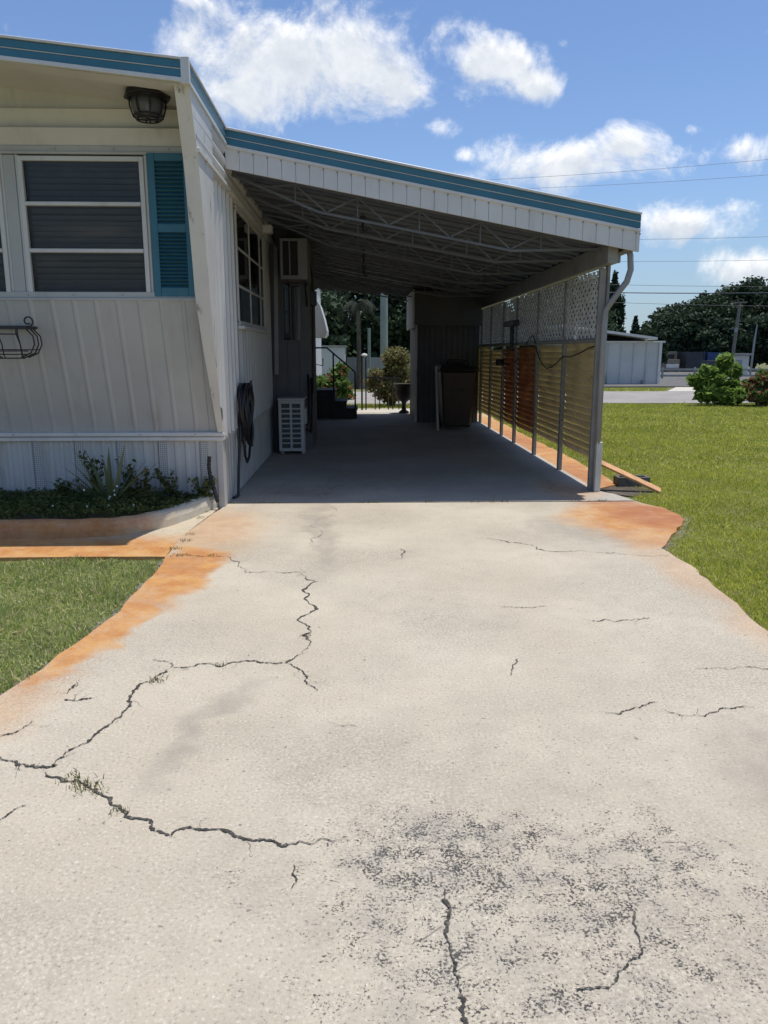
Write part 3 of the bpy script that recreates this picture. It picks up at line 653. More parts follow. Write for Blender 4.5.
# ------------------------------------------------------------------ the carport
YF = 6.85; XR = 2.405
def zt(x): return 3.09-.1842*(x-XE)
cp = thing('carport', (XR-.2, 7.17, 0), 'lean-to carport with teal striped white fascia, trusses and a louvered side screen', 'carport')
A, B = (XE-.022, YF, zt(XE-.022)), (XR, YF, zt(XR))
LAY2 = [(0,.018,.034,white_al,'drip_edge'),(.02,.071,.016,teal,'fascia_stripe'),(.072,.078,.018,white_al,'trim_line'),(.079,.132,.016,teal,'fascia_stripe'),(.133,.158,.026,white_al,'fascia_trim')]
band(cp, A, B, (0,-1,0), LAY2)
# ribbed lower fascia: narrow pans with a dark seam and a screw head each
mb = MB(); sc = MB(); x = XE-.022; pw = .1155
while x < XR-.02:
    x2 = min(x+pw-.0022, XR)
    q = [(x,YF,zt(x)-.156),(x2,YF,zt(x2)-.156),(x2,YF,zt(x2)-.318),(x,YF,zt(x)-.318)]
    mb.prism(q, (0,-.012,0))
    c = (x2-.001, YF-.012, zt(x2)-.172); sc.box(c[0]-.006, c[0]+.006, c[1]-.004, c[1]+.001, c[2]-.006, c[2]+.006)
    x += pw
fp = mb.build('fascia_panel', white_al, cp, bevel=.002); o = sc.build('screw', postm, fp); o['kind'] = 'stuff'
MB().prism([(XE+.004,YF+.003,zt(XE)-.01),(XR,YF+.003,zt(XR)-.01),(XR,YF+.003,zt(XR)-.316),(XE+.004,YF+.003,zt(XE)-.316)], (0,.018,0)).build('fascia_board', creamdark, cp)
# roof deck: pans running down the slope
p = []
y = YF+.024
while y < 16.4:
    p += [(y,0),(y+.13,0),(y+.137,.022),(y+.153,.022)]; y += .16
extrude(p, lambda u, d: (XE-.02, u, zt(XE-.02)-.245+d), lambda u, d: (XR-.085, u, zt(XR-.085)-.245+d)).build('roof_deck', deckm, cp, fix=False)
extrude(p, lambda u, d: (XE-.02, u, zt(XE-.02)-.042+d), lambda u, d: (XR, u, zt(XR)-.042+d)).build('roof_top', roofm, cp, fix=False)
MB().box(XR-.085, XR+.0, YF+.022, 16.35, 2.15, 2.27).build('gutter', creamdark, cp, bevel=.01)
MB().box(2.175, 2.265, YF+.10, 15.4, 2.05, 2.225).build('beam', postm, cp, bevel=.004)
# trusses
for ty in (7.16, 8.05, 9.30, 10.55, 11.8, 13.05, 14.3, 15.5):
    ch = MB(); xa, xb = XW+.06, 2.17
    def top(x): return zt(x)-.268
    def bot(x): return top(x)-.032-.165*min(1, max(0, (x-xa)/.75), max(0, (xb-x)/.8))
    N = 12; X = [xa+(xb-xa)*i/N for i in range(N+1)]
    ch.bar((xa,ty,top(xa)), (xb,ty,top(xb)), .026, .022)
    bx = [xa, xa+.75, xb-.8, xb]
    for a, b in zip(bx[:-1], bx[1:]): ch.bar((a,ty,bot(a)), (b,ty,bot(b)), .026, .020)
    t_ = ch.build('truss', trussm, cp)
    wb = MB(); px_ = None
    for i in range(1, N):
        a = (X[i], ty, top(X[i])-.01); b = (X[i], ty, bot(X[i])+.01)
        if i % 2 == 0: wb.bar(a, b, .013, .013, (1,0,0))
        q = X[i-1]; aa, bb = ((q,ty,top(q)-.01),(X[i],ty,bot(X[i])+.01)) if i % 2 else ((q,ty,bot(q)+.01),(X[i],ty,top(X[i])-.01))
        wb.bar(aa, bb, .012, .014)
    wb.build('web', trussm, t_)
for ty in (7.6, 8.68, 9.92, 11.18, 12.42, 13.68, 14.9):
    MB().bar((XW+.06,ty,zt(XW+.06)-.262), (2.17,ty,zt(2.17)-.262), .03, .025).build('purlin', trussm, cp)
    MB().bar((XW+.06,ty+.28,zt(XW+.06)-.262), (2.17,ty+.28,zt(2.17)-.262), .03, .025).build('purlin', trussm, cp)
# posts
PY = [7.17, 8.43, 9.70, 11.0, 12.0, 13.13, 14.16, 15.2]
for i, y in enumerate(PY):
    mb = MB()
    if i == 0:
        mb.box(2.175, 2.235, y-.02, y+.03, 0, 2.03); mb.box(2.24, 2.262, y-.045, y+.045, 0, 2.14)
    else: mb.box(2.20, 2.245, y-.032, y+.032, 0, 2.03)
    mb.build('post', postm, cp, bevel=.005)
def clip_rect(poly, a0, a1, b0, b1):
    for ax, lim, sg in ((0,a0,1),(0,a1,-1),(1,b0,1),(1,b1,-1)):
        o = []
        for i in range(len(poly)):
            p_, q_ = poly[i], poly[(i+1) % len(poly)]; dp, dq = sg*(p_[ax]-lim), sg*(q_[ax]-lim)
            if dp >= 0: o.append(p_)
            if dp*dq < 0: t = dp/(dp-dq); o.append((p_[0]+t*(q_[0]-p_[0]), p_[1]+t*(q_[1]-p_[1])))
        poly = o
        if len(poly) < 3: return None
    return poly
for i in range(7):
    y0, y1 = PY[i]+.034, PY[i+1]-.034
    mb = MB(); z0, z1 = 1.42, 2.03; sy, sz = .135, .088
    for s, xo in ((1, 2.222), (-1, 2.227)):
        for k in range(-14, 26):
            c = y0+k*sy; L = 1.6
            ny, nz = sz, -s*sy; nl = math.hypot(ny, nz); ny, nz = ny/nl*.0172, nz/nl*.0172
            a = (c-L*sy*1.0, z0-s*L*sz); b = (c+12*sy, z0+s*12*sz)
            if s < 0: a, b = (c-L*sy, z0+L*sz), (c+12*sy, z0-12*sz)
            if s < 0: a, b = (a[0], a[1]+8*sz), (b[0], b[1]+8*sz)
            if s > 0: a, b = (a[0]-sy*.5, a[1]), (b[0]-sy*.5, b[1])
            q = clip_rect([(a[0]+ny,a[1]+nz),(a[0]-ny,a[1]-nz),(b[0]-ny,b[1]-nz),(b[0]+ny,b[1]+nz)], y0, y1, z0, z1)
            if q: mb.prism([(xo,u,v) for u, v in q], (.004,0,0))
    lp = mb.build('lattice_panel', latm, cp)
    mb = MB(); zb = .27-.014*i
    z = zb+.03; k = 0
    while z < 1.33:
        dx_ = random.uniform(-.003,.003); dz_ = random.uniform(-.003,.003)
        mb.prism([(2.208+dx_,y0,z+.056+dz_),(2.262,y0,z-.030),(2.2645,y0,z-.0285),(2.2105+dx_,y0,z+.0575+dz_)], (0,y1-y0,random.uniform(-.003,.003))); z += .068; k += 1
    o = mb.build('louver_panel', louvr if i in (2, 3) else louvm, cp)
    if i in (2, 3): o['label'] = 'rust stained louver panel'
    box('rail', postm, cp, 2.203, 2.262, y0+.001, y1-.001, 1.375, 1.415)
# scalloped valance at the far end
poly = [(-1.12, zt(-1.12)-.06), (-1.12, 2.52)]
x = -1.12
while x < 1.05:
    zb = 2.52-.07*(x+1.12)
    poly += [(x+.01, zb+.025), (x+.05, zb-.01), (x+.11, zb-.01), (x+.15, zb+.025)]; x += .16
poly += [(x, zt(x)-.06)]
MB().prism([(a,16.02,b) for a, b in poly], (0,.02,0)).build('valance', creamdark, cp)
# downspout
mb = MB(); mb.tube([(2.36,7.0,2.20),(2.385,6.99,2.12),(2.395,6.99,2.0),(2.37,7.0,1.90),(2.31,7.03,1.81),(2.26,7.06,1.73),(2.222,7.08,1.66),(2.215,7.085,1.55),(2.222,7.085,.45)], .027, 10)
dsp = mb.build('downspout', creamdark, cp, smooth=True)
MB().box(2.205, 2.262, 7.06, 7.118, .0, .47).build('downspout_foot', M('bleached_foot', (.55,.53,.46), .6, .1, 8), cp, bevel=.004)
mb = MB().box(2.25, 2.30, 6.99, 7.05, 2.06, 2.15); mb.tube([(2.27,7.0,2.1),(2.35,6.99,2.155)], .006, 6); mb.build('bracket', postm, cp)

# ------------------------------------------------------------------ things on and around the home
# wall lantern
lan = thing('wall_lantern', (-1.44, 6.19, 3.03), 'black caged outdoor lantern on the panel above the shuttered window', 'lantern')
c = (-1.475, 5.93, .045)
mb = MB().lathe(c, [(.03,3.085),(.085,3.08),(.15,3.035),(.165,3.00),(.163,2.99),(.12,2.995)], 8); mb.build('cap', black, lan)
mb = MB().lathe(c, [(.118,2.995),(.112,2.93),(.095,2.875),(.078,2.862)], 16); mb.build('glass', lampglass, lan, smooth=True)
mb = MB()
for k in range(8):
    a = 2*math.pi*(k+.5)/8; ca, sa = math.cos(a), math.sin(a)
    mb.tube([(c[0]+r*ca, c[1]+r*sa, z+.045) for r, z in ((.128,2.995),(.122,2.93),(.103,2.87),(.083,2.852))], .006, 6)
for r, z in ((.083,2.852),(.103,2.872),(.128,2.99)):
    mb.tube([(c[0]+r*math.cos(2*math.pi*k/16), c[1]+r*math.sin(2*math.pi*k/16), z+.045) for k in range(17)], .0055, 6)
for k in range(2): mb.bar((c[0]-.083, c[1], 2.897), (c[0]+.083, c[1], 2.897), .008, .008) if k else mb.bar((c[0], c[1]-.083, 2.897), (c[0], c[1]+.083, 2.897), .008, .008)
mb.build('cage', black, lan)
mb = MB().box(c[0]-.05, c[0]+.05, 6.16, 6.188, 2.98, 3.10); mb.tube([(c[0],6.17,3.05),(c[0],6.05,3.10),(c[0],5.95,3.10)], .014, 8); mb.build('wall_arm', black, lan)
# wire basket planter
bk = thing('wire_basket_planter', (-2.9, 6.22, 1.48), 'empty black wrought iron basket planter hanging on the cream front wall', 'planter')
mb = MB(); xr, xl = -2.475, -3.45; zt_ = 1.475; yb = 6.235; yf = 6.06
mb.bar((xl,yf,zt_), (xr-.03,yf,zt_), .02, .026); mb.bar((xl,yb-.01,zt_), (xr-.03,yb-.01,zt_), .008, .02); mb.bar((xr-.03,yb,zt_),(xr-.03,yf,zt_), .012, .02)
mb.bar((xl,yf,1.43), (xr-.12,yf,1.425), .008, .010)
mb.build('rim', black, bk)
mb = MB()
def belly(x, lean):
    return [(x,yf,zt_),(x+lean*.4,yf-.03,1.42),(x+lean,yf-.05,1.35),(x+lean*.9,yf-.02,1.27),(x+lean*.5,yf+.05,1.245)]
for x in (-2.585,-2.72,-2.86,-3.0,-3.14,-3.28,-3.42): mb.tube(belly(x, .035 if x > -2.65 else -.02), .0055, 6); mb.tube([(a-.02,b+.01,cz) for a, b, cz in belly(x, .05)], .0045, 6)
for dy in (0, .08, .14): mb.tube([(xr-.05,yf+dy,zt_),(xr+.005,yf+dy,1.41),(xr+.012,yf+dy,1.35),(xr-.02,yf+dy,1.285),(xr-.10,yf+dy,1.25)], .0055, 6)
for z, yy, xe in ((1.30,yf-.045,xr-.02),(1.275,yf-.02,xr-.04),(1.247,yf+.02,xr-.1),(1.245,yf+.08,xr-.1),(1.31,yb-.02,xr-.01)): mb.tube([(xl,yy,z),(xe,yy,z)], .0045, 6)
mb.build('wire', black, bk)
sp = [(xr-.02+.036*math.cos(t)*(1-t/11), yf-.005, zt_+.045+.036*math.sin(t)*(1-t/11)) for t in np.linspace(-1.9, 5.4, 26)]
MB().tube(sp, .0065, 6).build('scroll', black, bk)
# hose on the side wall
hs = thing('garden_hose', (XW+.02, 7.55, 1.0), 'coiled black garden hose hung on the side of the home by the carport entrance', 'hose')
mb = MB()
for k in range(12):
    yc = 7.34+random.uniform(-.04,.04)+.015*(k-5); xo = XW+.05+.016*(k % 4)+random.uniform(0,.008)
    hw = random.uniform(.13,.33); zb = random.uniform(.40,.62); top_ = 1.0-random.uniform(0,.035)
    pts = []
    for t in np.linspace(0, 2*math.pi, 34):
        w_ = hw*(.75+.25*math.cos(t+.4))
        pts.append((xo+.012*math.sin(3*t+k), yc+w_*math.sin(t)+.012*math.sin(2*t+k), (top_+zb)/2+(top_-zb)/2*math.cos(t)))
    mb.tube(pts, .0135, 8, cap=False)
mb.tube([(XW+.07,7.25,.75),(XW+.07,7.22,.5),(XW+.07,7.25,.33),(XW+.075,7.33,.26),(XW+.08,7.45,.30),(XW+.08,7.54,.42),(XW+.08,7.56,.62)], .0125, 8)
mb.build('coil', rubber, hs, smooth=True)
MB().tube([(XW+.06,7.12,.8),(XW+.06,7.06,.55),(XW+.05,6.98,.3),(XW+.05,6.92,.12),(XW+.05,6.88,.02),(XW+.02,6.8,.016)], .0125, 8).build('tail', rubber, hs, smooth=True)
MB().tube([(XW,7.33,.985),(XW+.13,7.33,.975),(XW+.14,7.33,1.03)], .012, 8).build('hook', black, hs)
MB().tube([(XW+.09+.0,7.58+.03*math.cos(t),.40+.035*math.sin(t)) for t in np.linspace(0,6.3,14)], .007, 6).build('nozzle_ring', chrome, hs)
# corrugated stub
mb = MB(); pts = [(-1.19,6.36,.06),(-1.215,6.37,.16),(-1.245,6.38,.26),(-1.255,6.38,.36),(-1.245,6.38,.46)]
pts2 = []
for a, b in zip(pts[:-1], pts[1:]):
    for i in range(6): pts2.append(tuple(a[j]+(b[j]-a[j])*i/6 for j in range(3)))
mb.tube(pts2, [.014+.004*(i % 2) for i in range(len(pts2))], 8)
tag(mb.build('drain_hose', rubber), 'short black corrugated drain hose sticking up beside the skirting corner', 'drain hose')
# conduit and floodlight
fl = thing('floodlight', (XW, 9.32, 2.69), 'small white floodlight on the side wall above the side window', 'floodlight')
MB().box(XW+.01, XW+.04, 9.26, 9.38, 2.63, 2.75).build('base', white_al, fl, bevel=.004); MB().box(XW+.04, XW+.17, 9.25, 9.40, 2.62, 2.71).build('head', white_al, fl, bevel=.01)
mb = MB(); mb.bar((-1.045,10.24,2.63),(-1.075,10.24,1.0), .052, .035, (0,1,0)); mb.bar((-1.09,9.44,2.68),(-1.045,10.24,2.60), .035, .035)
tag(mb.build('conduit_pipe', creamdark), 'white pipe running along the side wall and down beside the window air conditioner', 'pipe')
# window air conditioner
wa = thing('window_air_conditioner', (-.82, 10.29, 2.18), 'boxy window air conditioner jutting from the addition above the ground unit', 'air conditioner')
x0, x1, z0, z1, y0, y1 = -.94, -.615, 2.15, 2.62, 9.70, 10.292
mb = MB().box(x0+.002, x1-.002, y0+.03, y1, z0+.002, z1-.002); mb.build('casing', plastic_g, wa, bevel=.006)
mb = MB().box(x0, x0+.03, y0, y0+.028, z0, z1); mb.box(x1-.115, x1, y0, y0+.028, z0, z1); mb.box(x0+.03, x1-.115, y0, y0+.028, z0, z0+.045); mb.box(x0+.03, x1-.115, y0, y0+.028, z1-.03, z1); xm = x0+.03+(x1-.115-x0-.03)*.46; mb.box(xm-.008, xm+.008, y0, y0+.027, z0+.045, z1-.03)
mb.build('face_frame', plastic_g, wa, bevel=.003)
MB().box(x0+.03, x1-.115, y0+.02, y0+.029, z0+.045, z1-.03).build('grille', dark, wa)
mb = MB().bar((x0+.05,y0+.15,z0-.015),(x0+.05,10.29,z0-.015),.03,.03); mb.bar((x1-.05,y0+.15,z0-.015),(x1-.05,10.29,z0-.015),.03,.03); mb.bar((x1-.05,y0+.2,z0-.02),(x1-.05,10.28,z0-.28),.02,.02); mb.build('bracket', black, wa)
# condenser on the floor
ac = thing('condenser_unit', (-.85, 9.93, 0), 'white split system condenser standing on the carport floor against the addition', 'air conditioner')
x0, x1, y0, y1 = -1.02, -.70, 9.78, 10.26; zb, zt2 = .05, .72
for xx in (x0+.03, x1-.03): MB().box(xx-.02, xx+.02, y0+.12, y1-.05, .002, .052).build('foot', plastic_w, ac)
MB().box(x0+.02, x1-.012, y0+.03, y1, zb+.01, zt2-.03).build('body', plastic_w, ac, bevel=.006)
MB().box(x0-.01, x1+.012, y0-.008, y1+.01, zt2-.03, zt2).build('lid', plastic_w, ac, bevel=.008)
mb = MB().box(x0, x0+.035, y0, y0+.03, zb, zt2-.03); mb.box(x1-.045, x1, y0, y0+.03, zb, zt2-.03); xm = (x0+x1)/2-.005; mb.box(xm-.014, xm+.014, y0, y0+.03, zb, zt2-.03); mb.box(x0+.035, x1-.045, y0+.001, y0+.03, zb, zb+.04); mb.box(x0+.035, x1-.045, y0+.001, y0+.03, zt2-.07, zt2-.03)
for k in range(1, 9): z = zb+.04+(zt2-.07-zb-.04)*k/9; mb.box(x0+.035, x1-.045, y0+.002, y0+.026, z-.009, z+.009)
mb.build('grille', plastic_w, ac, bevel=.002)
MB().box(x0+.03, x1-.04, y0+.018, y0+.031, zb+.03, zt2-.06).build('fins', coil, ac)
MB().box(x1-.012, x1+.02, y0+.12, y0+.34, .38, .58).build('valve_cover', plastic_w, ac, bevel=.006)
mb = MB().tube([(x1+.01,10.1,.30),(x1+.06,10.15,.25),(x1+.08,10.22,.5),(x1+.07,10.27,.95)], .016, 8); mb.tube([(x1+.01,10.15,.34),(x1+.04,10.2,.4),(x1+.03,10.27,1.0)], .012, 8); mb.build('line_set', rubber, ac, smooth=True)
# electrical bits on the addition corner
em = thing('electric_box', (ax, 10.9, 1.9), 'dark electrical box with cable on the outer corner of the addition', 'electric box')
MB().box(ax-.0, ax+.08, 10.35, 10.5, 1.88, 2.06).build('box', black, em, bevel=.005)
MB().tube([(ax+.03,10.42,2.06),(ax+.03,10.42,2.25),(ax+.0,10.42,2.4)], .012, 6).build('cable', black, em)
MB().tube([(ax+.03,10.42,1.88),(ax+.02,10.42,1.2),(ax+.015,10.42,.75)], .012, 6).build('cable', black, em)
# steps and handrail
st = thing('entry_steps', (-.5, 15.4, 0), 'dark wooden entry steps rising left to the home beyond the condenser', 'steps')
for xr_, h in ((-.05,.2),(-.26,.34),(-.475,.555)):
    MB().box(-1.12, xr_, 15.2+.002*h, 16.1-.002*h, 0.003 if xr_ > -.1 else .1, h-.03).build('riser', stepm, st); MB().box(-1.13 if xr_ < -.4 else (-.48 if xr_ < -.2 else -.27), xr_+.02, 15.18, 16.12, h-.029, h).build('tread', stepm, st, bevel=.004)
hr = thing('handrail', (-.1, 15.2, 0), 'black metal handrail sloping down beside the dark entry steps', 'handrail')
mb = MB().tube([(-.98,15.22,1.36),(-.62,15.22,1.36),(-.08,15.22,.90)], .016, 8); mb.build('rail', black, hr)
for x, za, zb in ((-.08,.2,.90),(-.50,.555,1.26),(-.98,.555,1.36)): MB().tube([(x,15.22,za),(x,15.22,zb)], .016, 8).build('baluster', black, hr)
MB().tube([(-.86,15.22,1.36),(-.86,15.22,1.05),(-.70,15.22,1.02),(-.70,15.22,1.16)], .012, 6).build('bracket', black, hr)
# storage shed at the end of the carport
sd = thing('storage_shed', (1.65, 14.3, 0), 'dark ribbed storage shed closing the right far end of the carport', 'shed')
p = ribs(1.06, 2.19, .10, .014, .4, .1)
extrude(p, lambda u, d: (u, 14.3-d, 0.003), lambda u, d: (u, 14.3-d, 1.76)).build('wall', shedm, sd, fix=False)
box('wall', shedm, sd, 1.062, 2.19, 14.31, 16.3, 0.003, 2.2, bevel=0)
mb = MB().box(.985, 2.17, 14.0, 15.8, 1.77, 2.34); mb.build('cabinet', shedm, sd, bevel=.005)
MB().box(1.02, 1.06, 14.27, 14.33, 0.003, 1.765).build('corner_post', trimm, sd, bevel=.004)
MB().box(.955, .985, 13.98, 15.82, 1.70, 2.36).build('trim', trimm, sd, bevel=.004)
MB().box(1.062,2.19,13.985,14.02,1.745,1.775).build('ledge', shedm, sd)
# trash cart
tr = thing('trash_cart', (1.63, 12.95, 0), 'dark brown wheeled trash cart with black lid in front of the shed', 'trash cart')
def frust(x0,x1,y0,y1,z0,X0,X1,Y0_,Y1_,z1):
    return MB().add([(x0,y0,z0),(x1,y0,z0),(x1,y1,z0),(x0,y1,z0),(X0,Y0_,z1),(X1,Y0_,z1),(X1,Y1_,z1),(X0,Y1_,z1)], [(0,3,2,1),(4,5,6,7),(0,1,5,4),(1,2,6,5),(2,3,7,6),(3,0,4,7)])
frust(1.40,1.86,12.82,13.35,.06, 1.34,1.93,12.72,13.46,.98).build('body', binm, tr, bevel=.03)
mb = MB(); mb.prism([(1.31,12.70,.98),(1.31,12.70,1.02),(1.36,12.74,1.06),(1.63,12.80,1.10),(1.90,12.74,1.06),(1.965,12.70,1.02),(1.965,12.70,.98)], (0,.78,.03)); mb.build('lid', binlid, tr, bevel=.015)
mb = MB().tube([(1.46,13.0,1.09),(1.48,12.98,1.15),(1.80,12.98,1.15),(1.82,13.0,1.09)], .018, 8); mb.build('handle', binlid, tr, smooth=True)
for xx in (1.40, 1.885):
    w_ = MB(); w_.tube([(xx-.03,13.38,.135),(xx+.03,13.38,.135)], .135, 18); w_.build('wheel', rubber, tr)
mb = MB().box(1.48,1.78,12.735,12.76,.62,.66); mb.build('grab_bar', binlid, tr)
# pale pole standing beside the cart
mb = MB().tube([(1.305,12.80,.003),(1.285,13.0,1.05)], .022, 10)
tag(mb.build('pvc_pole', M('pvc', (.55,.53,.48), .45, .05)), 'pale upright pole standing at the left side of the trash cart', 'pole')
# broom and small items hanging on the screen
br = thing('push_broom', (2.17, 11.0, 1.7), 'black push broom hung head up on the louvered carport screen', 'broom')
MB().box(2.10, 2.19, 10.72, 11.42, 1.64, 1.715).build('head', black, br, bevel=.006)
MB().tube([(2.15,11.02,1.64),(2.155,11.02,1.30)], .03, 8).build('handle', black, br)
mb = MB().lathe((2.15,11.92,1.13), [(.02,-.05),(.06,-.045),(.07,0),(.06,.045),(.02,.05)], 12)
tag(mb.build('hanging_pan', black), 'small round black pan hanging low on the louvered screen', 'pan')
cb = [(2.195,y,1.37-a) for y, a in ((7.2,.02),(7.5,.05),(7.8,.10),(8.1,.13),(8.4,.13),(8.6,.19),(8.85,.25),(9.1,.27),(9.35,.22),(9.6,.10),(9.7,.02))]
mb = MB().tube(cb, .007, 6); mb.tube([(2.195,9.7,1.39),(2.195,9.9,1.5),(2.195,10.2,1.42),(2.195,10.7,1.2),(2.195,11.3,1.1),(2.195,11.9,1.14)], .007, 6)
tag(mb.build('loose_cable', rubber, smooth=True), 'loose dark cable drooping along the inside of the louvered screen', 'cable')
for (x, y, z0, z1), lab in zip([(.045,8.05,2.46,2.68),(.07,10.55,2.26,2.5)], ('black hook hanging from the nearer roof truss', 'black hook hanging from a truss further into the carport')):
    mb = MB().tube([(x,y,z1+.12),(x,y,z0+.03),(x+.02,y,z0),(x+.045,y,z0+.02)], .012, 8); mb.box(x-.03,x+.03,y-.03,y+.03,z0+.08,z0+.14)
    tag(mb.build('hanging_hook', black), lab, 'hook', 'hooks under the carport roof')

# ------------------------------------------------------------------ curb, bed and its plants
path = [(-6,5.40),(-2.6,5.40),(-2.1,5.385),(-1.78,5.42),(-1.60,5.53),(-1.43,5.76),(-1.33,6.05),(-1.255,6.30),(-1.205,6.47)]
def smooth_path(p, it=2):
    for _ in range(it):
        o = [p[0]]
        for a, b in zip(p[:-1], p[1:]): o += [(a[0]*.75+b[0]*.25, a[1]*.75+b[1]*.25), (a[0]*.25+b[0]*.75, a[1]*.25+b[1]*.75)]
        p = o+[p[-1]]
    return p
sp_ = smooth_path(path); n = len(sp_); vs = []; prof = [(0,-.03),(.004,.05),(.012,.085),(.026,.106),(.048,.116),(.085,.117),(.1,.108),(.106,.03)]
for i, q in enumerate(sp_):
    a, b = sp_[max(i-1,0)], sp_[min(i+1,n-1)]; tx, ty = b[0]-a[0], b[1]-a[1]; L = math.hypot(tx,ty); nx, ny = -ty/L, tx/L
    wob = .004*math.sin(i*1.7)
    vs += [(q[0]+nx*(d+wob), q[1]+ny*(d+wob), z+wob*.6) for d, z in prof]
k = len(prof); mb = MB(); mb.v = vs; mb.f = [(i*k+j, i*k+j+1, (i+1)*k+j+1, (i+1)*k+j) for i in range(n-1) for j in range(k-1)]+[tuple(range(k)), tuple(range((n-1)*k, n*k))]
tag(mb.build('garden_curb', curbm), 'low rust stained concrete curb curving round the planting bed', 'curb')
bed = [(x-.03, y+.07) for x, y in sp_]+[(-1.2,6.47),(-6,6.47)]
sheet('bed_soil', bed, .085, soil)

def leafcloud(pts, size, aspect=1.6, up=.0, jit=.35):
    """one leaf (a bent quad pair) per point, random direction"""
    N = len(pts); pts = np.asarray(pts)
    a = rng.normal(size=(N,3)); a[:,2] = a[:,2]*.7+up; a /= np.linalg.norm(a, axis=1)[:,None]
    b = np.cross(a, rng.normal(size=(N,3))); b /= np.linalg.norm(b, axis=1)[:,None]
    s = size*(1+jit*rng.normal(size=(N,1))).clip(.4, 2); l = s*aspect
    nrm = np.cross(a, b)*s*.22
    V_ = np.stack([pts-a*l*.5, pts+b*s*.5+nrm, pts+a*l*.5, pts-b*s*.5+nrm], 1).reshape(-1,3)
    F_ = np.arange(N*4).reshape(N,4)
    return V_, F_
def lobes(ls, n, shell=.55):
    """random points in ellipsoids, denser near their surface; ls: (cx,cy,cz,rx,ry,rz)"""
    ls = np.array(ls, float); w = (ls[:,3]*ls[:,4]*ls[:,5])**.7; idx = rng.choice(len(ls), n, p=w/w.sum())
    d = rng.normal(size=(n,3)); d /= np.linalg.norm(d, axis=1)[:,None]
    r = shell+(1-shell)*rng.random(n)**.8; r *= (1+.10*rng.normal(size=n))
    return ls[idx,:3]+d*ls[idx,3:]*r[:,None]
def mini(c, rx, ry, rz, k, s=.35, zmin=None):
    """many little lobes spread in an ellipsoid so the outline is uneven"""
    o = []
    while len(o) < k:
        d = rng.normal(size=3); d /= np.linalg.norm(d); r = rng.random()**.45
        q = (c[0]+d[0]*rx*r, c[1]+d[1]*ry*r, c[2]+d[2]*rz*r); f = s*(.6+.8*rng.random())
        if zmin is not None and q[2] < zmin: continue
        o.append((*q, f*rx, f*ry, f*min(rx, rz)*.8))
    return o
# bed ground cover
pts = []
while len(pts) < 13000:
    x = rng.uniform(-3.6,-1.22); y = rng.uniform(5.50,6.46)
    front = np.interp(x, [-4,-1.8,-1.6,-1.44,-1.35,-1.26], [5.50,5.52,5.64,5.86,6.12,6.36])
    if y < front: continue
    cl = .5+.5*math.sin(x*9+2*math.sin(y*7))*math.sin(y*11+x*3)
    h = .03+.07*cl*rng.random()+(.06*rng.random() if abs(x+2.05) < .45 else 0)+(.03 if x < -2.4 else 0)
    h *= .7 if x > -1.45 else 1.
    pts.append((x, y, .09+h*rng.random()**.5))
V_, F_ = leafcloud(pts, .0135, 1.9, .3)
tag(npmesh('ground_cover', V_, F_, weedm), kind='stuff')
def wispy(name, base, h, n, label, cat, leaf=.022, mat=weedm, spread=.12, group=None):
    o = thing(name, base, label, cat, group); mb = MB(); lp = []
    for i in range(n):
        a = rng.uniform(0, 6.28); s = spread*rng.uniform(.3,1); hh = h*rng.uniform(.55,1)
        q = [(base[0]+math.cos(a)*s*t*t, base[1]+math.sin(a)*s*.6*t*t, base[2]+hh*t) for t in np.linspace(0,1,6)]
        mb.tube(q, .0022, 4)
        for t in np.linspace(.15,1,11):
            c_ = (base[0]+math.cos(a)*s*t*t, base[1]+math.sin(a)*s*.6*t*t, base[2]+hh*t)
            for _ in range(2): lp.append((c_[0]+rng.normal()*.014, c_[1]+rng.normal()*.014, c_[2]+rng.normal()*.012))
    mb.build('stem', stickm, o); V_, F_ = leafcloud(lp, leaf, 1.5, .2); npmesh('foliage', V_, F_, mat, o)
wispy('weed_plant', (-2.17,6.30,.08), .42, 9, 'tall thin leggy weed left of the strappy plant against the skirting', 'weed')
wispy('weed_plant', (-1.93,6.33,.08), .36, 9, 'leafy weed growing through the strappy plant', 'weed')
wispy('weed_plant', (-1.55,6.33,.08), .26, 9, 'short leggy weed right of the strappy plant', 'weed', spread=.2)
wispy('weed_plant', (-1.30,6.36,.07), .20, 10, 'low scrubby weed at the curb end by the home corner', 'weed', spread=.16)
wispy('weed_plant', (-2.46,6.35,.08), .20, 7, 'small weed furthest left against the stained skirting', 'weed')
wispy('weed_plant', (-1.74,6.2,.08), .30, 9, 'bushy weed beside the strappy plant, in front of a vent strip', 'weed', spread=.2)
# strap-leaved plant
ag = thing('strap_leaf_plant', (-2.0, 6.12, .08), 'spiky strap leaved plant fanning out in the planting bed', 'plant')
mb = MB()
for i in range(38):
    a = rng.uniform(0, 2*math.pi); el = rng.uniform(.35,1.35); L = rng.uniform(.42,.66); w = rng.uniform(.015,.026)
    if i < 3: a, el, L = (math.pi*.95, 1.15, .62) if i == 0 else ((.25,.85,.64) if i == 1 else (.1,1.0,.58))
    dirv = Vector((math.cos(a)*math.cos(el), .7*math.sin(a)*math.cos(el)-.05, math.sin(el))); side = dirv.cross(Vector((0,0,1))); side = side.normalized() if side.length > .01 else Vector((1,0,0))
    base = Vector((-2.0+.03*math.cos(a), 6.12+.03*math.sin(a), .09)); vs = []
    for j in range(7):
        t = j/6; c_ = base+dirv*L*t+Vector((0,0,-.22*L*t*t*(1.2-el*.5))); ww = w*(.75+.5*t if t < .4 else (1-t)*1.55+.02)
        vs += [c_-side*ww, c_+Vector((0,0,-ww*.4)), c_+side*ww]
    mb.add(vs, [(3*j+m_, 3*j+m_+1, 3*j+m_+4, 3*j+m_+3) for j in range(6) for m_ in (0,1)])
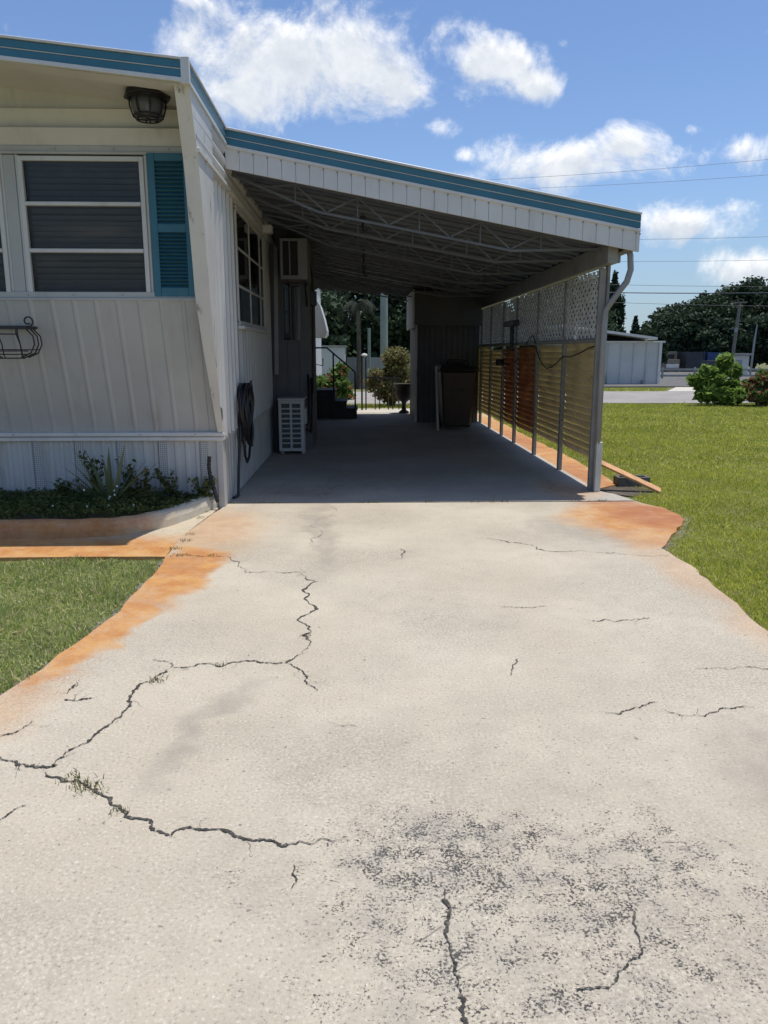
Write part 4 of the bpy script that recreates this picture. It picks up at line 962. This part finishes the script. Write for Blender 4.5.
mb.build('leaf', agavem, ag, fix=False)['kind'] = 'stuff'
# little white flowers
fpts = [(-1.91,5.95,.24),(-1.90,5.93,.21),(-1.93,5.9,.20),(-1.945,5.92,.18),(-1.89,5.97,.27),(-2.29,5.7,.17),(-1.70,5.72,.17),(-2.13,5.92,.25),(-1.86,5.65,.18),(-2.03,5.68,.17)]
for i, q in enumerate(fpts):
    mb = MB()
    for k in range(5):
        a = 2*math.pi*k/5; c_ = Vector(q); d = Vector((math.cos(a),-.4,math.sin(a))); s = Vector((-math.sin(a),0,math.cos(a)))
        mb.add([c_, c_+d*.005+s*.004, c_+d*.010, c_+d*.005-s*.004], [(0,1,2,3)])
    mb.tube([(q[0],q[1]+.004,q[2]-.008),(q[0],q[1]+.003,q[2])], .0012, 4)
    tag(mb.build('white_flower', flower_w, fix=False), 'tiny white flower among the weeds of the planting bed', 'flower', 'small white flowers in the bed')

# ------------------------------------------------------------------ grass
def grass(name, X, Y, z, h, w, mat, lean=.55, flatter=1.):
    N = len(X); base = np.stack([X, Y, z], 1); a = rng.uniform(0, 2*np.pi, N); side = np.stack([np.cos(a), np.sin(a), np.zeros(N)], 1)
    b = rng.uniform(0, 2*np.pi, N); ln = np.abs(rng.normal(0, lean, N))
    tip = base+np.stack([np.cos(b)*ln*h, np.sin(b)*ln*h, h*flatter*(1-.3*np.minimum(ln, 1.5))], 1)
    mid = base+(tip-base)*.5+np.stack([np.zeros(N)]*2+[h*.12], 1); ww = w[:,None]*side
    V_ = np.stack([base-ww, base+ww, mid+ww*.8, tip, mid-ww*.8], 1).reshape(-1,3)
    F_ = (np.arange(N)*5)[:,None]+np.array([0,1,2,3,4])
    return tag(npmesh(name, V_, F_, mat), kind='stuff')
def inside_right(x, y):
    ex = np.interp(y, [p_[1] for p_ in right_edge], [p_[0] for p_ in right_edge])
    ex = np.where(y > 6.6, np.interp(y, [6.6,7.2,7.6,16.5], [2.47,2.60,2.64,2.66]), ex)
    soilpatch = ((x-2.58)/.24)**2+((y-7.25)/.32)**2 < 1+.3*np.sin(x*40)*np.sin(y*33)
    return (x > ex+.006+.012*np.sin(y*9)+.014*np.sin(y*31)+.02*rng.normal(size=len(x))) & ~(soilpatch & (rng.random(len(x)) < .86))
bands = [(2.2,5.5,1.9,4.6,12000,.034,.0028),(5.5,8.5,2.3,6.4,6000,.036,.0036),(8.5,13,2.4,9,2600,.04,.006),(13,19.45,2.5,13,1300,.045,.010)]
Xs, Ys, Hs, Ws = [], [], [], []
for y0, y1, x0, x1, den_, h, w in bands:
    N = int((y1-y0)*(x1-x0)*den_); x = rng.uniform(x0, x1, N); y = rng.uniform(y0, y1, N); k = inside_right(x, y)
    x, y = x[k], y[k]; Xs.append(x); Ys.append(y); cl = .75+.35*np.sin(x*5.1+np.sin(y*3.7)*2)*np.sin(y*6.3+x)
    Hs.append(h*cl*rng.uniform(.5,1.35,len(x))*np.where(rng.random(len(x)) < .03, 1.7, 1.)); Ws.append(np.full(len(x), w))
X = np.concatenate(Xs); Y = np.concatenate(Ys)
grass('lawn', X, Y, np.full(len(X), -.025), np.concatenate(Hs), np.concatenate(Ws), grassm)
N = 70000; x = rng.uniform(-3.4,-1.0,N); y = rng.uniform(2.2,4.87,N)
ex = np.interp(y, [p_[1] for p_ in left_edge], [p_[0] for p_ in left_edge]); k = (x < ex-.012+.014*np.sin(y*13)+.012*np.sin(y*37)+.018*rng.normal(size=N)) & (y < 4.845+.015*np.sin(x*23))
x, y = x[k], y[k]
grass('lawn', x, y, np.full(len(x), -.03), .042*(.75+.4*np.sin(x*7+y*3)*np.sin(y*8))*rng.uniform(.5,1.4,len(x)), np.full(len(x), .0027), grassl, .8)
# verge across the road and backyard
N = 26000; x = rng.uniform(3,22,N); y = rng.uniform(25.45,31,N); k = ~((x > 10+(y-25.45)*.44) & (x < 14.2+(y-25.45)*.42)); x, y = x[k], y[k]
zz = np.array([gz(v) for v in y]); grass('verge_grass', x, y, zz-.03, .06*rng.uniform(.5,1.4,len(x)), np.full(len(x), .02), grassm)
N = 8000; x = rng.uniform(-1.1,7,N); y = rng.uniform(17.9,19.5,N); grass('verge_grass', x, y, np.full(N,-.03), .05*rng.uniform(.5,1.4,N), np.full(N,.009), grassm)
# weeds in cracks and joint
wx, wy = [], []
def tuft(x, y, n, s):
    for _ in range(n): wx.append(x+rng.normal()*s); wy.append(y+rng.normal()*s*.8)
for p_ in [(158,400)]: pass
for px_, py_, n_, s_ in [(82,786,60,.025),(95,790,40,.02),(120,812,24,.015),(158,681,40,.022),(222,666,14,.015),(212,556,16,.02),(180,556,40,.03),(190,535,22,.02),(200,518,30,.03),(174,549,40,.03),(186,541,26,.02),(205,512,26,.02),(70,779,30,.02),(306,636,12,.015)]:
    tuft(*G(px_, py_), n_, s_)
for _ in range(26):
    xx = rng.choice([-.95,-.85,-.6,-.15,.05,.1,.6,1.0,1.15,1.25,1.75,1.8,1.95,2.0,2.1,2.15])+rng.normal()*.04; tuft(xx, 6.606, 14, .02)
wx, wy = np.array(wx), np.array(wy); weedg = leafmat('crack_weed_blade', (.07,.10,.03), (.17,.18,.07), .3, (.28,.22,.12), .25, 3)
grass('crack_weeds', wx, wy, np.zeros(len(wx)), .018*rng.uniform(.5,1.4,len(wx)), np.full(len(wx), .0016), weedg, .9)
# crumbled gravel along the slab edges
N = 1500; t = rng.random(N); y = np.where(t < .5, rng.uniform(2.4,4.85,N), rng.uniform(4.75,6.3,N))
x = np.where(t < .5, np.interp(y, [p_[1] for p_ in left_edge], [p_[0] for p_ in left_edge])-np.abs(rng.normal(0,.025,N)), np.interp(y, [p_[1] for p_ in right_edge], [p_[0] for p_ in right_edge])+np.abs(rng.normal(0,.05,N)))
o = np.array([(1,0,0),(-1,0,0),(0,1,0),(0,-1,0),(0,0,1)]); s = rng.uniform(.003,.011,N)
V_ = (np.stack([x,y,np.full(N,-.022)],1)[:,None,:]+o[None]*s[:,None,None]*rng.uniform(.6,1.2,(N,5,1))).reshape(-1,3)
F_ = ((np.arange(N)*5)[:,None,None]+np.array([(0,2,4),(2,1,4),(1,3,4),(3,0,4)])[None]).reshape(-1,3)
tag(npmesh('edge_gravel', V_, F_, gravelm), kind='stuff')
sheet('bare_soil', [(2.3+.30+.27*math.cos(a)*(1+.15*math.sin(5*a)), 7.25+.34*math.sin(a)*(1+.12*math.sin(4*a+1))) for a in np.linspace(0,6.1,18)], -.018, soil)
# plank and block beside the corner post
pk = MB(); pk.bar((2.27,7.30,.27),(2.86,7.12,-.005), .09, .022, (0,-.3,1))
tag(pk.build('wood_plank', wood, bevel=.002), 'orange brown wooden plank leaning from the corner post down to the lawn', 'plank')
cb_ = MB(); x0, x1, y0, y1 = 2.56, 2.88, 7.44, 7.60
for b in ((x0,x1,y0,y0+.03),(x0,x1,y1-.03,y1),(x0,x0+.03,y0+.03,y1-.03),(x1-.03,x1,y0+.03,y1-.03),((x0+x1)/2-.015,(x0+x1)/2+.015,y0+.03,y1-.03)): cb_.box(*b, -.03, .075)
tag(cb_.build('concrete_block', block, bevel=.004), 'weathered hollow concrete block half sunk in the lawn behind the plank', 'concrete block')

# ------------------------------------------------------------------ shrubs by the road and in the back yard
def shrub(name, base, ls, n, size, mat, label, cat, group=None, stems=5, flowers=None, shell=.3, aspect=1.7):
    o = thing(name, base, label, cat, group); mb = MB()
    for i in range(stems):
        l = ls[rng.integers(len(ls))]; e = Vector(l[:3]); b = Vector(base); m = b.lerp(e,.5)+Vector((rng.normal()*.05, rng.normal()*.05, .05))
        mb.tube([b+Vector((rng.normal()*.04, rng.normal()*.04, -.02)), m, e], [.02,.012,.005], 6)
    mb.build('stem', bark, o); V_, F_ = leafcloud(lobes(ls, n, shell), size, aspect, .15); npmesh('foliage', V_, F_, mat, o)
    if flowers:
        for q in flowers:
            mb = MB()
            for k in range(5):
                a = 2*math.pi*k/5+rng.random(); d = Vector((math.cos(a),-.5,math.sin(a)*.9)); s = Vector((-math.sin(a),0,math.cos(a))); c_ = Vector(q)
                mb.add([c_, c_+d*.028+s*.020, c_+d*.05, c_+d*.028-s*.020], [(0,1,2,3)])
            mb.build('flower', flower_o, o, fix=False)
    return o
shrub('green_shrub', (9.55,20.3,0) if False else (8.85,18.9,0), mini((8.85,18.9,.52),.54,.45,.44,26,.24,.10)+[(8.88,18.9,.98,.13,.13,.2),(9.0,18.85,1.08,.10,.10,.2),(8.42,18.8,.80,.14,.14,.18),(9.25,18.9,.8,.14,.14,.2),(8.66,18.85,.78,.13,.12,.16),(8.2,18.8,.60,.16,.14,.14),(8.95,18.9,1.05,.18,.16,.2),(8.5,18.7,.28,.3,.25,.2),(9.0,18.6,.22,.4,.25,.2),(8.4,18.8,.5,.22,.2,.2)], 5200, .088, bushm, 'bright green broad leaved shrub at the lawn edge near the road', 'shrub', 'shrubs at the lawn edge')
shrub('croton_shrub', (9.75,18.6,0), mini((9.98,18.6,.40),.62,.46,.44,34,.30,.04), 6000, .07, redm, 'reddish leaved shrub at the right of the green shrub', 'shrub', 'shrubs at the lawn edge')
fl_ = [(-.40,16.98,.86),(-.33,16.98,.95),(-.62,16.96,.70),(-.66,16.97,.78),(-.30,16.97,.62),(-.18,16.96,.52),(-.50,16.96,.52),(-.32,16.95,.80),(-.2,16.97,.34),(-.45,16.96,.3),(-.75,16.97,.5),(-.13,16.98,.30)]
shrub('hibiscus_shrub', (-.55,17.2,0), mini((-.55,17.2,.52),.42,.3,.46,40,.34,.08), 5200, .05, hibm, 'hibiscus shrub with orange flowers behind the entry steps', 'shrub', flowers=fl_)
shrub('bougainvillea_shrub', (.8,18.9,0), mini((.82,18.9,.72),.60,.45,.66,50,.34,.08), 10000, .045, bougm, 'sprawling brownish green bougainvillea behind the metal gate', 'shrub', stems=9)
gt = thing('metal_gate', (.1, 17.5, 0), 'narrow dark metal garden gate standing open behind the path', 'gate')
for x, w_ in ((.06,.04),(.15,.03)): MB().box(x-w_/2, x+w_/2, 17.48, 17.52, -.0, 1.18).build('post', stepm, gt)
for k, x in enumerate((.36,.46,.66,.76,.9)): MB().tube([(x,17.6,0),(x,17.6,.78-.03*k)], .014, 6).build('bar', stepm, gt)
MB().bar((.15,17.6,.72),(.95,17.6,.70),.03,.03).build('top_rail', stepm, gt)
MB().lathe((.12,17.5,1.18),[(.05,0),(.07,.03),(.05,.06),(.01,.07)],10).build('finial', chrome, gt)
ur = thing('pedestal_urn', (.95,16.5,.0), 'dark pedestal urn planter on the path at the carport far end', 'urn')
MB().lathe((.95,16.5,.003), [(.11,0),(.11,.03),(.05,.07),(.04,.18),(.06,.24),(.16,.30),(.19,.42),(.19,.56),(.215,.58),(.215,.62),(.18,.62),(.17,.55)], 20).build('bowl', urnm, ur, smooth=True)
# low building, wall, poles far behind the back yard
bb = thing('pale_outbuilding', (-.9, 30, 0), 'small pale flat roofed outbuilding seen past the awning', 'building')
z_ = gz(30)
box('wall', shedwhite, bb, -1.6, -.55, 30, 33, z_, 1.44, bevel=0); box('roof', fencew, bb, -1.65, -.50, 29.95, 33.05, 1.44, 1.50)
tag(MB().box(-.5,2.9,32.4,32.5,gz(32)-.05,1.04).build('boundary_wall', fencew), 'long grey boundary wall behind the back yard shrubs', 'wall')
tag(MB().tube([(.83,26,-.05),(.83,26,3.2),(.83,26,5.6)], [.13,.12,.10], 12).build('concrete_pole', concpole), 'thick pale green utility pole in the back yard', 'utility pole')
tag(MB().tube([(.385,30,-.2),(.39,30,2.15)], .06, 10).build('thin_post', concpole), 'thin pale post between palm trunk and thick pole', 'post')

# ------------------------------------------------------------------ trees
def tree(name, base, h, ls, n, size, mat, label, trunk=.16, group=None, limbs=6, cat='tree', shell=.35):
    o = thing(name, base, label, cat, group); b = Vector(base); mb = MB(); tz = min(l[2] for l in ls)
    top_ = b+Vector((0,0,h*.55)); mb.tube([b-Vector((0,0,.1)), b.lerp(top_,.5)+Vector((rng.normal()*.1,0,0)), top_], [trunk, trunk*.8, trunk*.5], 8)
    for i in range(limbs):
        l = ls[rng.integers(len(ls))]; mb.tube([b+Vector((0,0,h*rng.uniform(.25,.5))), Vector(l[:3])], [trunk*.4, trunk*.12], 6)
    mb.build('trunk', bark, o); V_, F_ = leafcloud(lobes(ls, n, shell), size, 1.5, .1); npmesh('crown', V_, F_, mat, o)
def big(x, y, h, rx, name, mat, label, n=22000, size=.27, group='trees beyond the road', zlow=None):
    g_ = gz(y); zc = g_+h*.55
    tree(name, (x,y,g_), h, mini((x,y,zc), rx, rx*.8, h*.42, 95, .32, g_+.1), n, size, mat, label, trunk=.22, group=group, shell=.2)
RT = [(36.2,86,6.2,3.0,'broadleaf_tree',treem2,'dark tree just right of the lowest one at the left end'),
      (43.3,95,9.6,4.0,'broadleaf_tree',treem2,'tall dark tree left behind the leaning utility pole'),
      (47.3,96,10.6,4.2,'broadleaf_tree',treem,'tall dark tree right behind the leaning utility pole'),
      (39.4,95,8.0,3.6,'broadleaf_tree',treem,'dark tree behind the gap between the two containers'),
      (34.6,88,5.0,3.4,'broadleaf_tree',treem,'lowest dark tree at the left end of the tree mass beyond the road'),
      (37.6,92,7.2,3.6,'broadleaf_tree',treem2,'dark tree rising behind the truck and containers'),
      (41.0,90,8.8,3.8,'broadleaf_tree',treem,'dense dark tree behind the blue container'),
      (45.2,93,10.2,4.4,'broadleaf_tree',treem,'tall dark tree behind the leaning utility pole'),
      (48.6,88,10.2,4.4,'broadleaf_tree',treem2,'tall broad tree at the right frame edge'),
      (53,92,11.0,5.,'broadleaf_tree',treem,'tallest dark tree, cut by the right frame edge'),
      (46.5,80,5.4,3.0,'broadleaf_tree',treem3,'brownish tree in front of the taller ones right of the leaning pole'),
      (39.5,84,5.5,3.2,'broadleaf_tree',treem,'dark round tree just behind the dark container'),
      (43.0,84,6.0,3.2,'broadleaf_tree',treem2,'mid height tree standing left of the leaning pole')]
for a in RT: big(*a)
def conifer(x, y, h, r, label, n=3200, group='conifers behind the white shed'):
    g_ = gz(y); ls = []
    for k in range(60):
        t = rng.random()**.8; a = rng.random()*6.28; rr = r*(1-t)**.8*rng.uniform(.3,1.1); ls.append((x+math.cos(a)*rr, y+math.sin(a)*rr, g_+.3+t*(h-.4), .35*r*(1.2-t), .35*r*(1.2-t), .35*r))
    tree('conifer_tree', (x,y,g_), h, ls, n, .20, conifm, label, trunk=.14, group=group, limbs=3, cat='conifer')
conifer(19.4,60,7.4,2.1,'tall pointed conifer rising behind the corner post and downspout', 9000)
conifer(21.2,60,4.6,.8,'slim shorter conifer right of the tall one', 2600)
conifer(18.0,61,5.8,1.6,'bushy conifer half hidden behind the corner post', 4000)
tree('round_tree', (22.4,58,gz(58)), 2.8, mini((22.0,58,1.3),1.1,.9,1.0,18,.35), 1500, .18, treem, 'low round tree just above the white shed roof', trunk=.1)
# trees seen through the carport
BT = [(-3.2,41,6.0,2.2,'dark tree left in the back yard gap, beside the awning'),(.2,44,7.0,2.5,'large dark tree behind the palm in the back yard'),(3.4,43,7.0,2.6,'large dark tree right of the thick pole in the back yard'),(7.2,45,7.5,2.8,'dark tree behind the louvered screen'),(12,48,7.0,3.0,'dark tree behind the screen, left of the conifers')]
for x, y, h, r, lab in BT:
    g_ = gz(y); tree('broadleaf_tree', (x,y,g_), h, mini((x,y,g_+h*.5), r*1.15, r*.8, h*.46, 80, .32, g_), 9500, .19, treem, lab, trunk=.18, group='trees behind the back yard', shell=.2)
pm = thing('palm_tree', (-.03,32,gz(32)), 'slim palm with drooping fronds under the valance', 'palm', None)
MB().tube([(-.03,32,gz(32)-.1),(0,32,1.5),(-.02,32,3.1)], [.11,.09,.08], 10).build('trunk', bark, pm)
mb = MB()
for i in range(22):
    a = 2*math.pi*i/22+rng.random()*.2; el = rng.uniform(-.3,.9); L = rng.uniform(.75,1.1)
    rib = [Vector((-.02+math.cos(a)*math.cos(el)*L*t, 32+math.sin(a)*math.cos(el)*L*t, 3.15+math.sin(el)*L*t-.75*L*t*t)) for t in np.linspace(0,1,9)]
    for j in range(1, 9):
        for s in (-1,1):
            for q in range(2):
                c_ = rib[j-1].lerp(rib[j], .5*q); d = (rib[j]-rib[j-1]).normalized(); sd = Vector((-math.sin(a), math.cos(a), 0))*s
                e = c_+sd*.28*(1-.5*j/9)+d*.12+Vector((0,0,-.14)); mb.add([c_-d*.02, e, c_+d*.02], [(0,1,2)])
mb.build('crown', palmm, pm, fix=False)

# ------------------------------------------------------------------ across the road
ws = thing('white_sheet_shed', (14, 40, gz(40)), 'low white ribbed sheet shed with a sloping canopy across the road', 'shed')
g_ = gz(40)
p = ribs(10.5, 15.53, .66, .06, .14, .05)
extrude(p, lambda u, d: (u, 40-d, g_), lambda u, d: (u, 40-d, 1.72)).build('wall', shedwhite, ws, fix=False)
box('wall', shedwhite, ws, 10.5, 15.5, 40.05, 45, g_, 1.70, bevel=0)
box('trim', white_al, ws, 10.4, 15.72, 39.9, 40.0, 1.72, 1.80); box('corner_trim', white_al, ws, 15.42, 15.56, 39.9, 39.99, g_, 1.72)
MB().prism([(10.2,39.4,2.62),(15.1,39.4,1.98),(15.1,39.4,1.86),(10.2,39.4,2.50)], (0,5.6,0)).build('canopy', white_al, ws)
MB().box(10.5,15.2,41,44.9,1.75,2.0).build('canopy_shade', dark, ws)  # dark box put in for the shade under the canopy
for x in (11.0, 14.6): MB().box(x-.05,x+.05,39.6,39.7,1.8,2.05+(14.6-x)*.13).build('canopy_post', white_al, ws)
box('utility_box', fencew, ws, 12.35, 12.65, 39.75, 39.93, g_+.03, g_+.55); box('pipe_stub', fencew, ws, 14.6, 14.75, 39.75, 39.93, g_, g_+.3)
# old truck
Yt = 80; g_ = gz(Yt)
tk = thing('old_truck', (32.5, Yt, g_), 'old tan box truck parked nose on beyond the road', 'truck')
box('body', truckm, tk, 31.5, 33.3, Yt+1.2, Yt+5, g_+.5, 1.25); box('cab', truckm, tk, 31.65, 33.15, Yt, Yt+1.3, g_+.45, .45)
box('windscreen', dark, tk, 31.8, 33.0, Yt+1.12, Yt+1.19, .47, .95); box('grille', chrome, tk, 31.75, 33.05, Yt-.06, Yt-.005, g_+.55, -.05)
for x in (31.95, 32.85): MB().tube([(x,Yt-.12,-.18),(x,Yt-.05,-.18)], .13, 10).build('headlight', chrome, tk)
for x in (31.75, 33.05): MB().tube([(x-.12,Yt+.6,g_+.35),(x+.12,Yt+.6,g_+.35)], .35, 14).build('wheel', rubber, tk)
def container(x0, x1, m, label, z1=1.2):
    o = thing('shipping_container', ((x0+x1)/2, Yt, g_), label, 'container', 'containers beyond the road')
    pr = corr(x0, x1, .25, .05, 4); extrude(pr, lambda u, d: (u, Yt-d, g_+.1), lambda u, d: (u, Yt-d, z1)).build('wall', m, o, fix=False)
    box('body', m, o, x0+.01, x1-.01, Yt+.02, Yt+6, g_+.1, z1, bevel=0)
    for xx in (x0-.04, x1+.04): box('corner_post', m, o, xx-.06, xx+.06, Yt-.06, Yt+.02, g_+.02, z1+.05)
container(33.9, 35.6, contdark, 'dark shipping container beside the old truck'); container(36.1, 38.0, contblue, 'blue shipping container right of the dark one', 1.15)
dd = thing('dark_trailer', (34.9, 76, g_), 'low dark trailer with pale end post in front of the containers', 'trailer')
box('body', contdark, dd, 34.2, 35.5, 75.5, 77.5, g_+.25, .35); box('end_post', chrome, dd, 35.5, 35.62, 75.4, 75.5, g_+.1, .5)
for x in (34.4, 35.2): MB().tube([(x,75.6,g_+.2),(x,75.45,g_+.2)], .22, 12).build('wheel', rubber, dd)
gh = thing('gatehouse', (32.2, 60, gz(60)), 'small white gatehouse with flat roof behind the green shrub', 'hut')
box('wall', shedwhite, gh, 29.1, 30.3, 60, 61.2, gz(60)-.1, .95, bevel=0); box('roof', fencew, gh, 28.9, 30.5, 59.8, 61.4, .96, 1.12); box('door', fencew, gh, 29.3, 29.75, 59.95, 59.99, gz(60), .6)
fn = thing('rail_fence', (18, 52, gz(52)), 'long grey two rail fence across the road', 'fence'); g_ = gz(52)
for z in (.22, .62): box('rail', fencew, fn, 20.3, 40, 52.0, 52.06, g_+z, g_+z+.13)
for k in range(9): box('post', fencew, fn, 20.4+k*2.2, 20.52+k*2.2, 52.065, 52.14, g_-.1, g_+.85)
# low pale wall behind the truck
tag(MB().box(28.5,31.3,83,83.2,gz(83),.55).build('pale_panel_fence', shedwhite), 'pale panel fence at the left of the old truck', 'fence')
# utility poles
up_ = thing('utility_pole', (27.0, 56, gz(56)), 'leaning wooden utility pole with crossarm in front of the dark trees', 'utility pole')
MB().tube([(26.95,56,gz(56)-.2),(27.25,56,4.75)], [.13,.10], 10).build('pole', woodpole, up_)
MB().bar((26.75,56,4.68),(27.75,56,4.72),.09,.09).build('crossarm', woodpole, up_)
MB().box(26.95,27.15,55.8,55.9,2.6,2.95).build('transformer', fencew, up_); MB().bar((26.6,56,2.85),(27.6,56,2.85),.06,.06).build('lower_arm', woodpole, up_)
tag(MB().tube([(31.5,62,gz(62)-.2),(31.6,62,2.0),(31.7,62,3.4)], [.09,.08,.04], 8).build('street_light_pole', fencew), 'thin grey pole right of the leaning utility pole', 'pole')
# power lines, seen in groups at several heights
WL = [(4.88,4.90,.030,'thick low power line just above the tree tops'),(5.35,5.30,.012,'thin wire just above the thick low line'),(4.25,4.10,.012,'lowest thin wire crossing above the white shed'),(6.78,6.90,.0095,'upper of the wires level with the fascia corner'),
      (8.1,8.3,.0095,'wire level with the right end of the fascia'),(11.4,11.95,.0095,'lower of the two highest wires on the right'),(12.15,12.85,.0095,'highest wire crossing the clouds on the right')]
for z0, z1, r, lab in WL:
    q = [(x, 50, z0+(z1-z0)*(x-17.5)/8+.0006*(x-22)**2) for x in np.linspace(-30, 95, 40)]
    q = [(x, 50, z0+(z1-z0)*max(-1.5, min(3, (x-17.5)/8))+.0012*(x-22)**2) for x in np.linspace(-10, 60, 36)]
    tag(MB().tube(q, r, 5).build('power_line', wires_m), lab, 'power line', 'power lines beyond the carport')
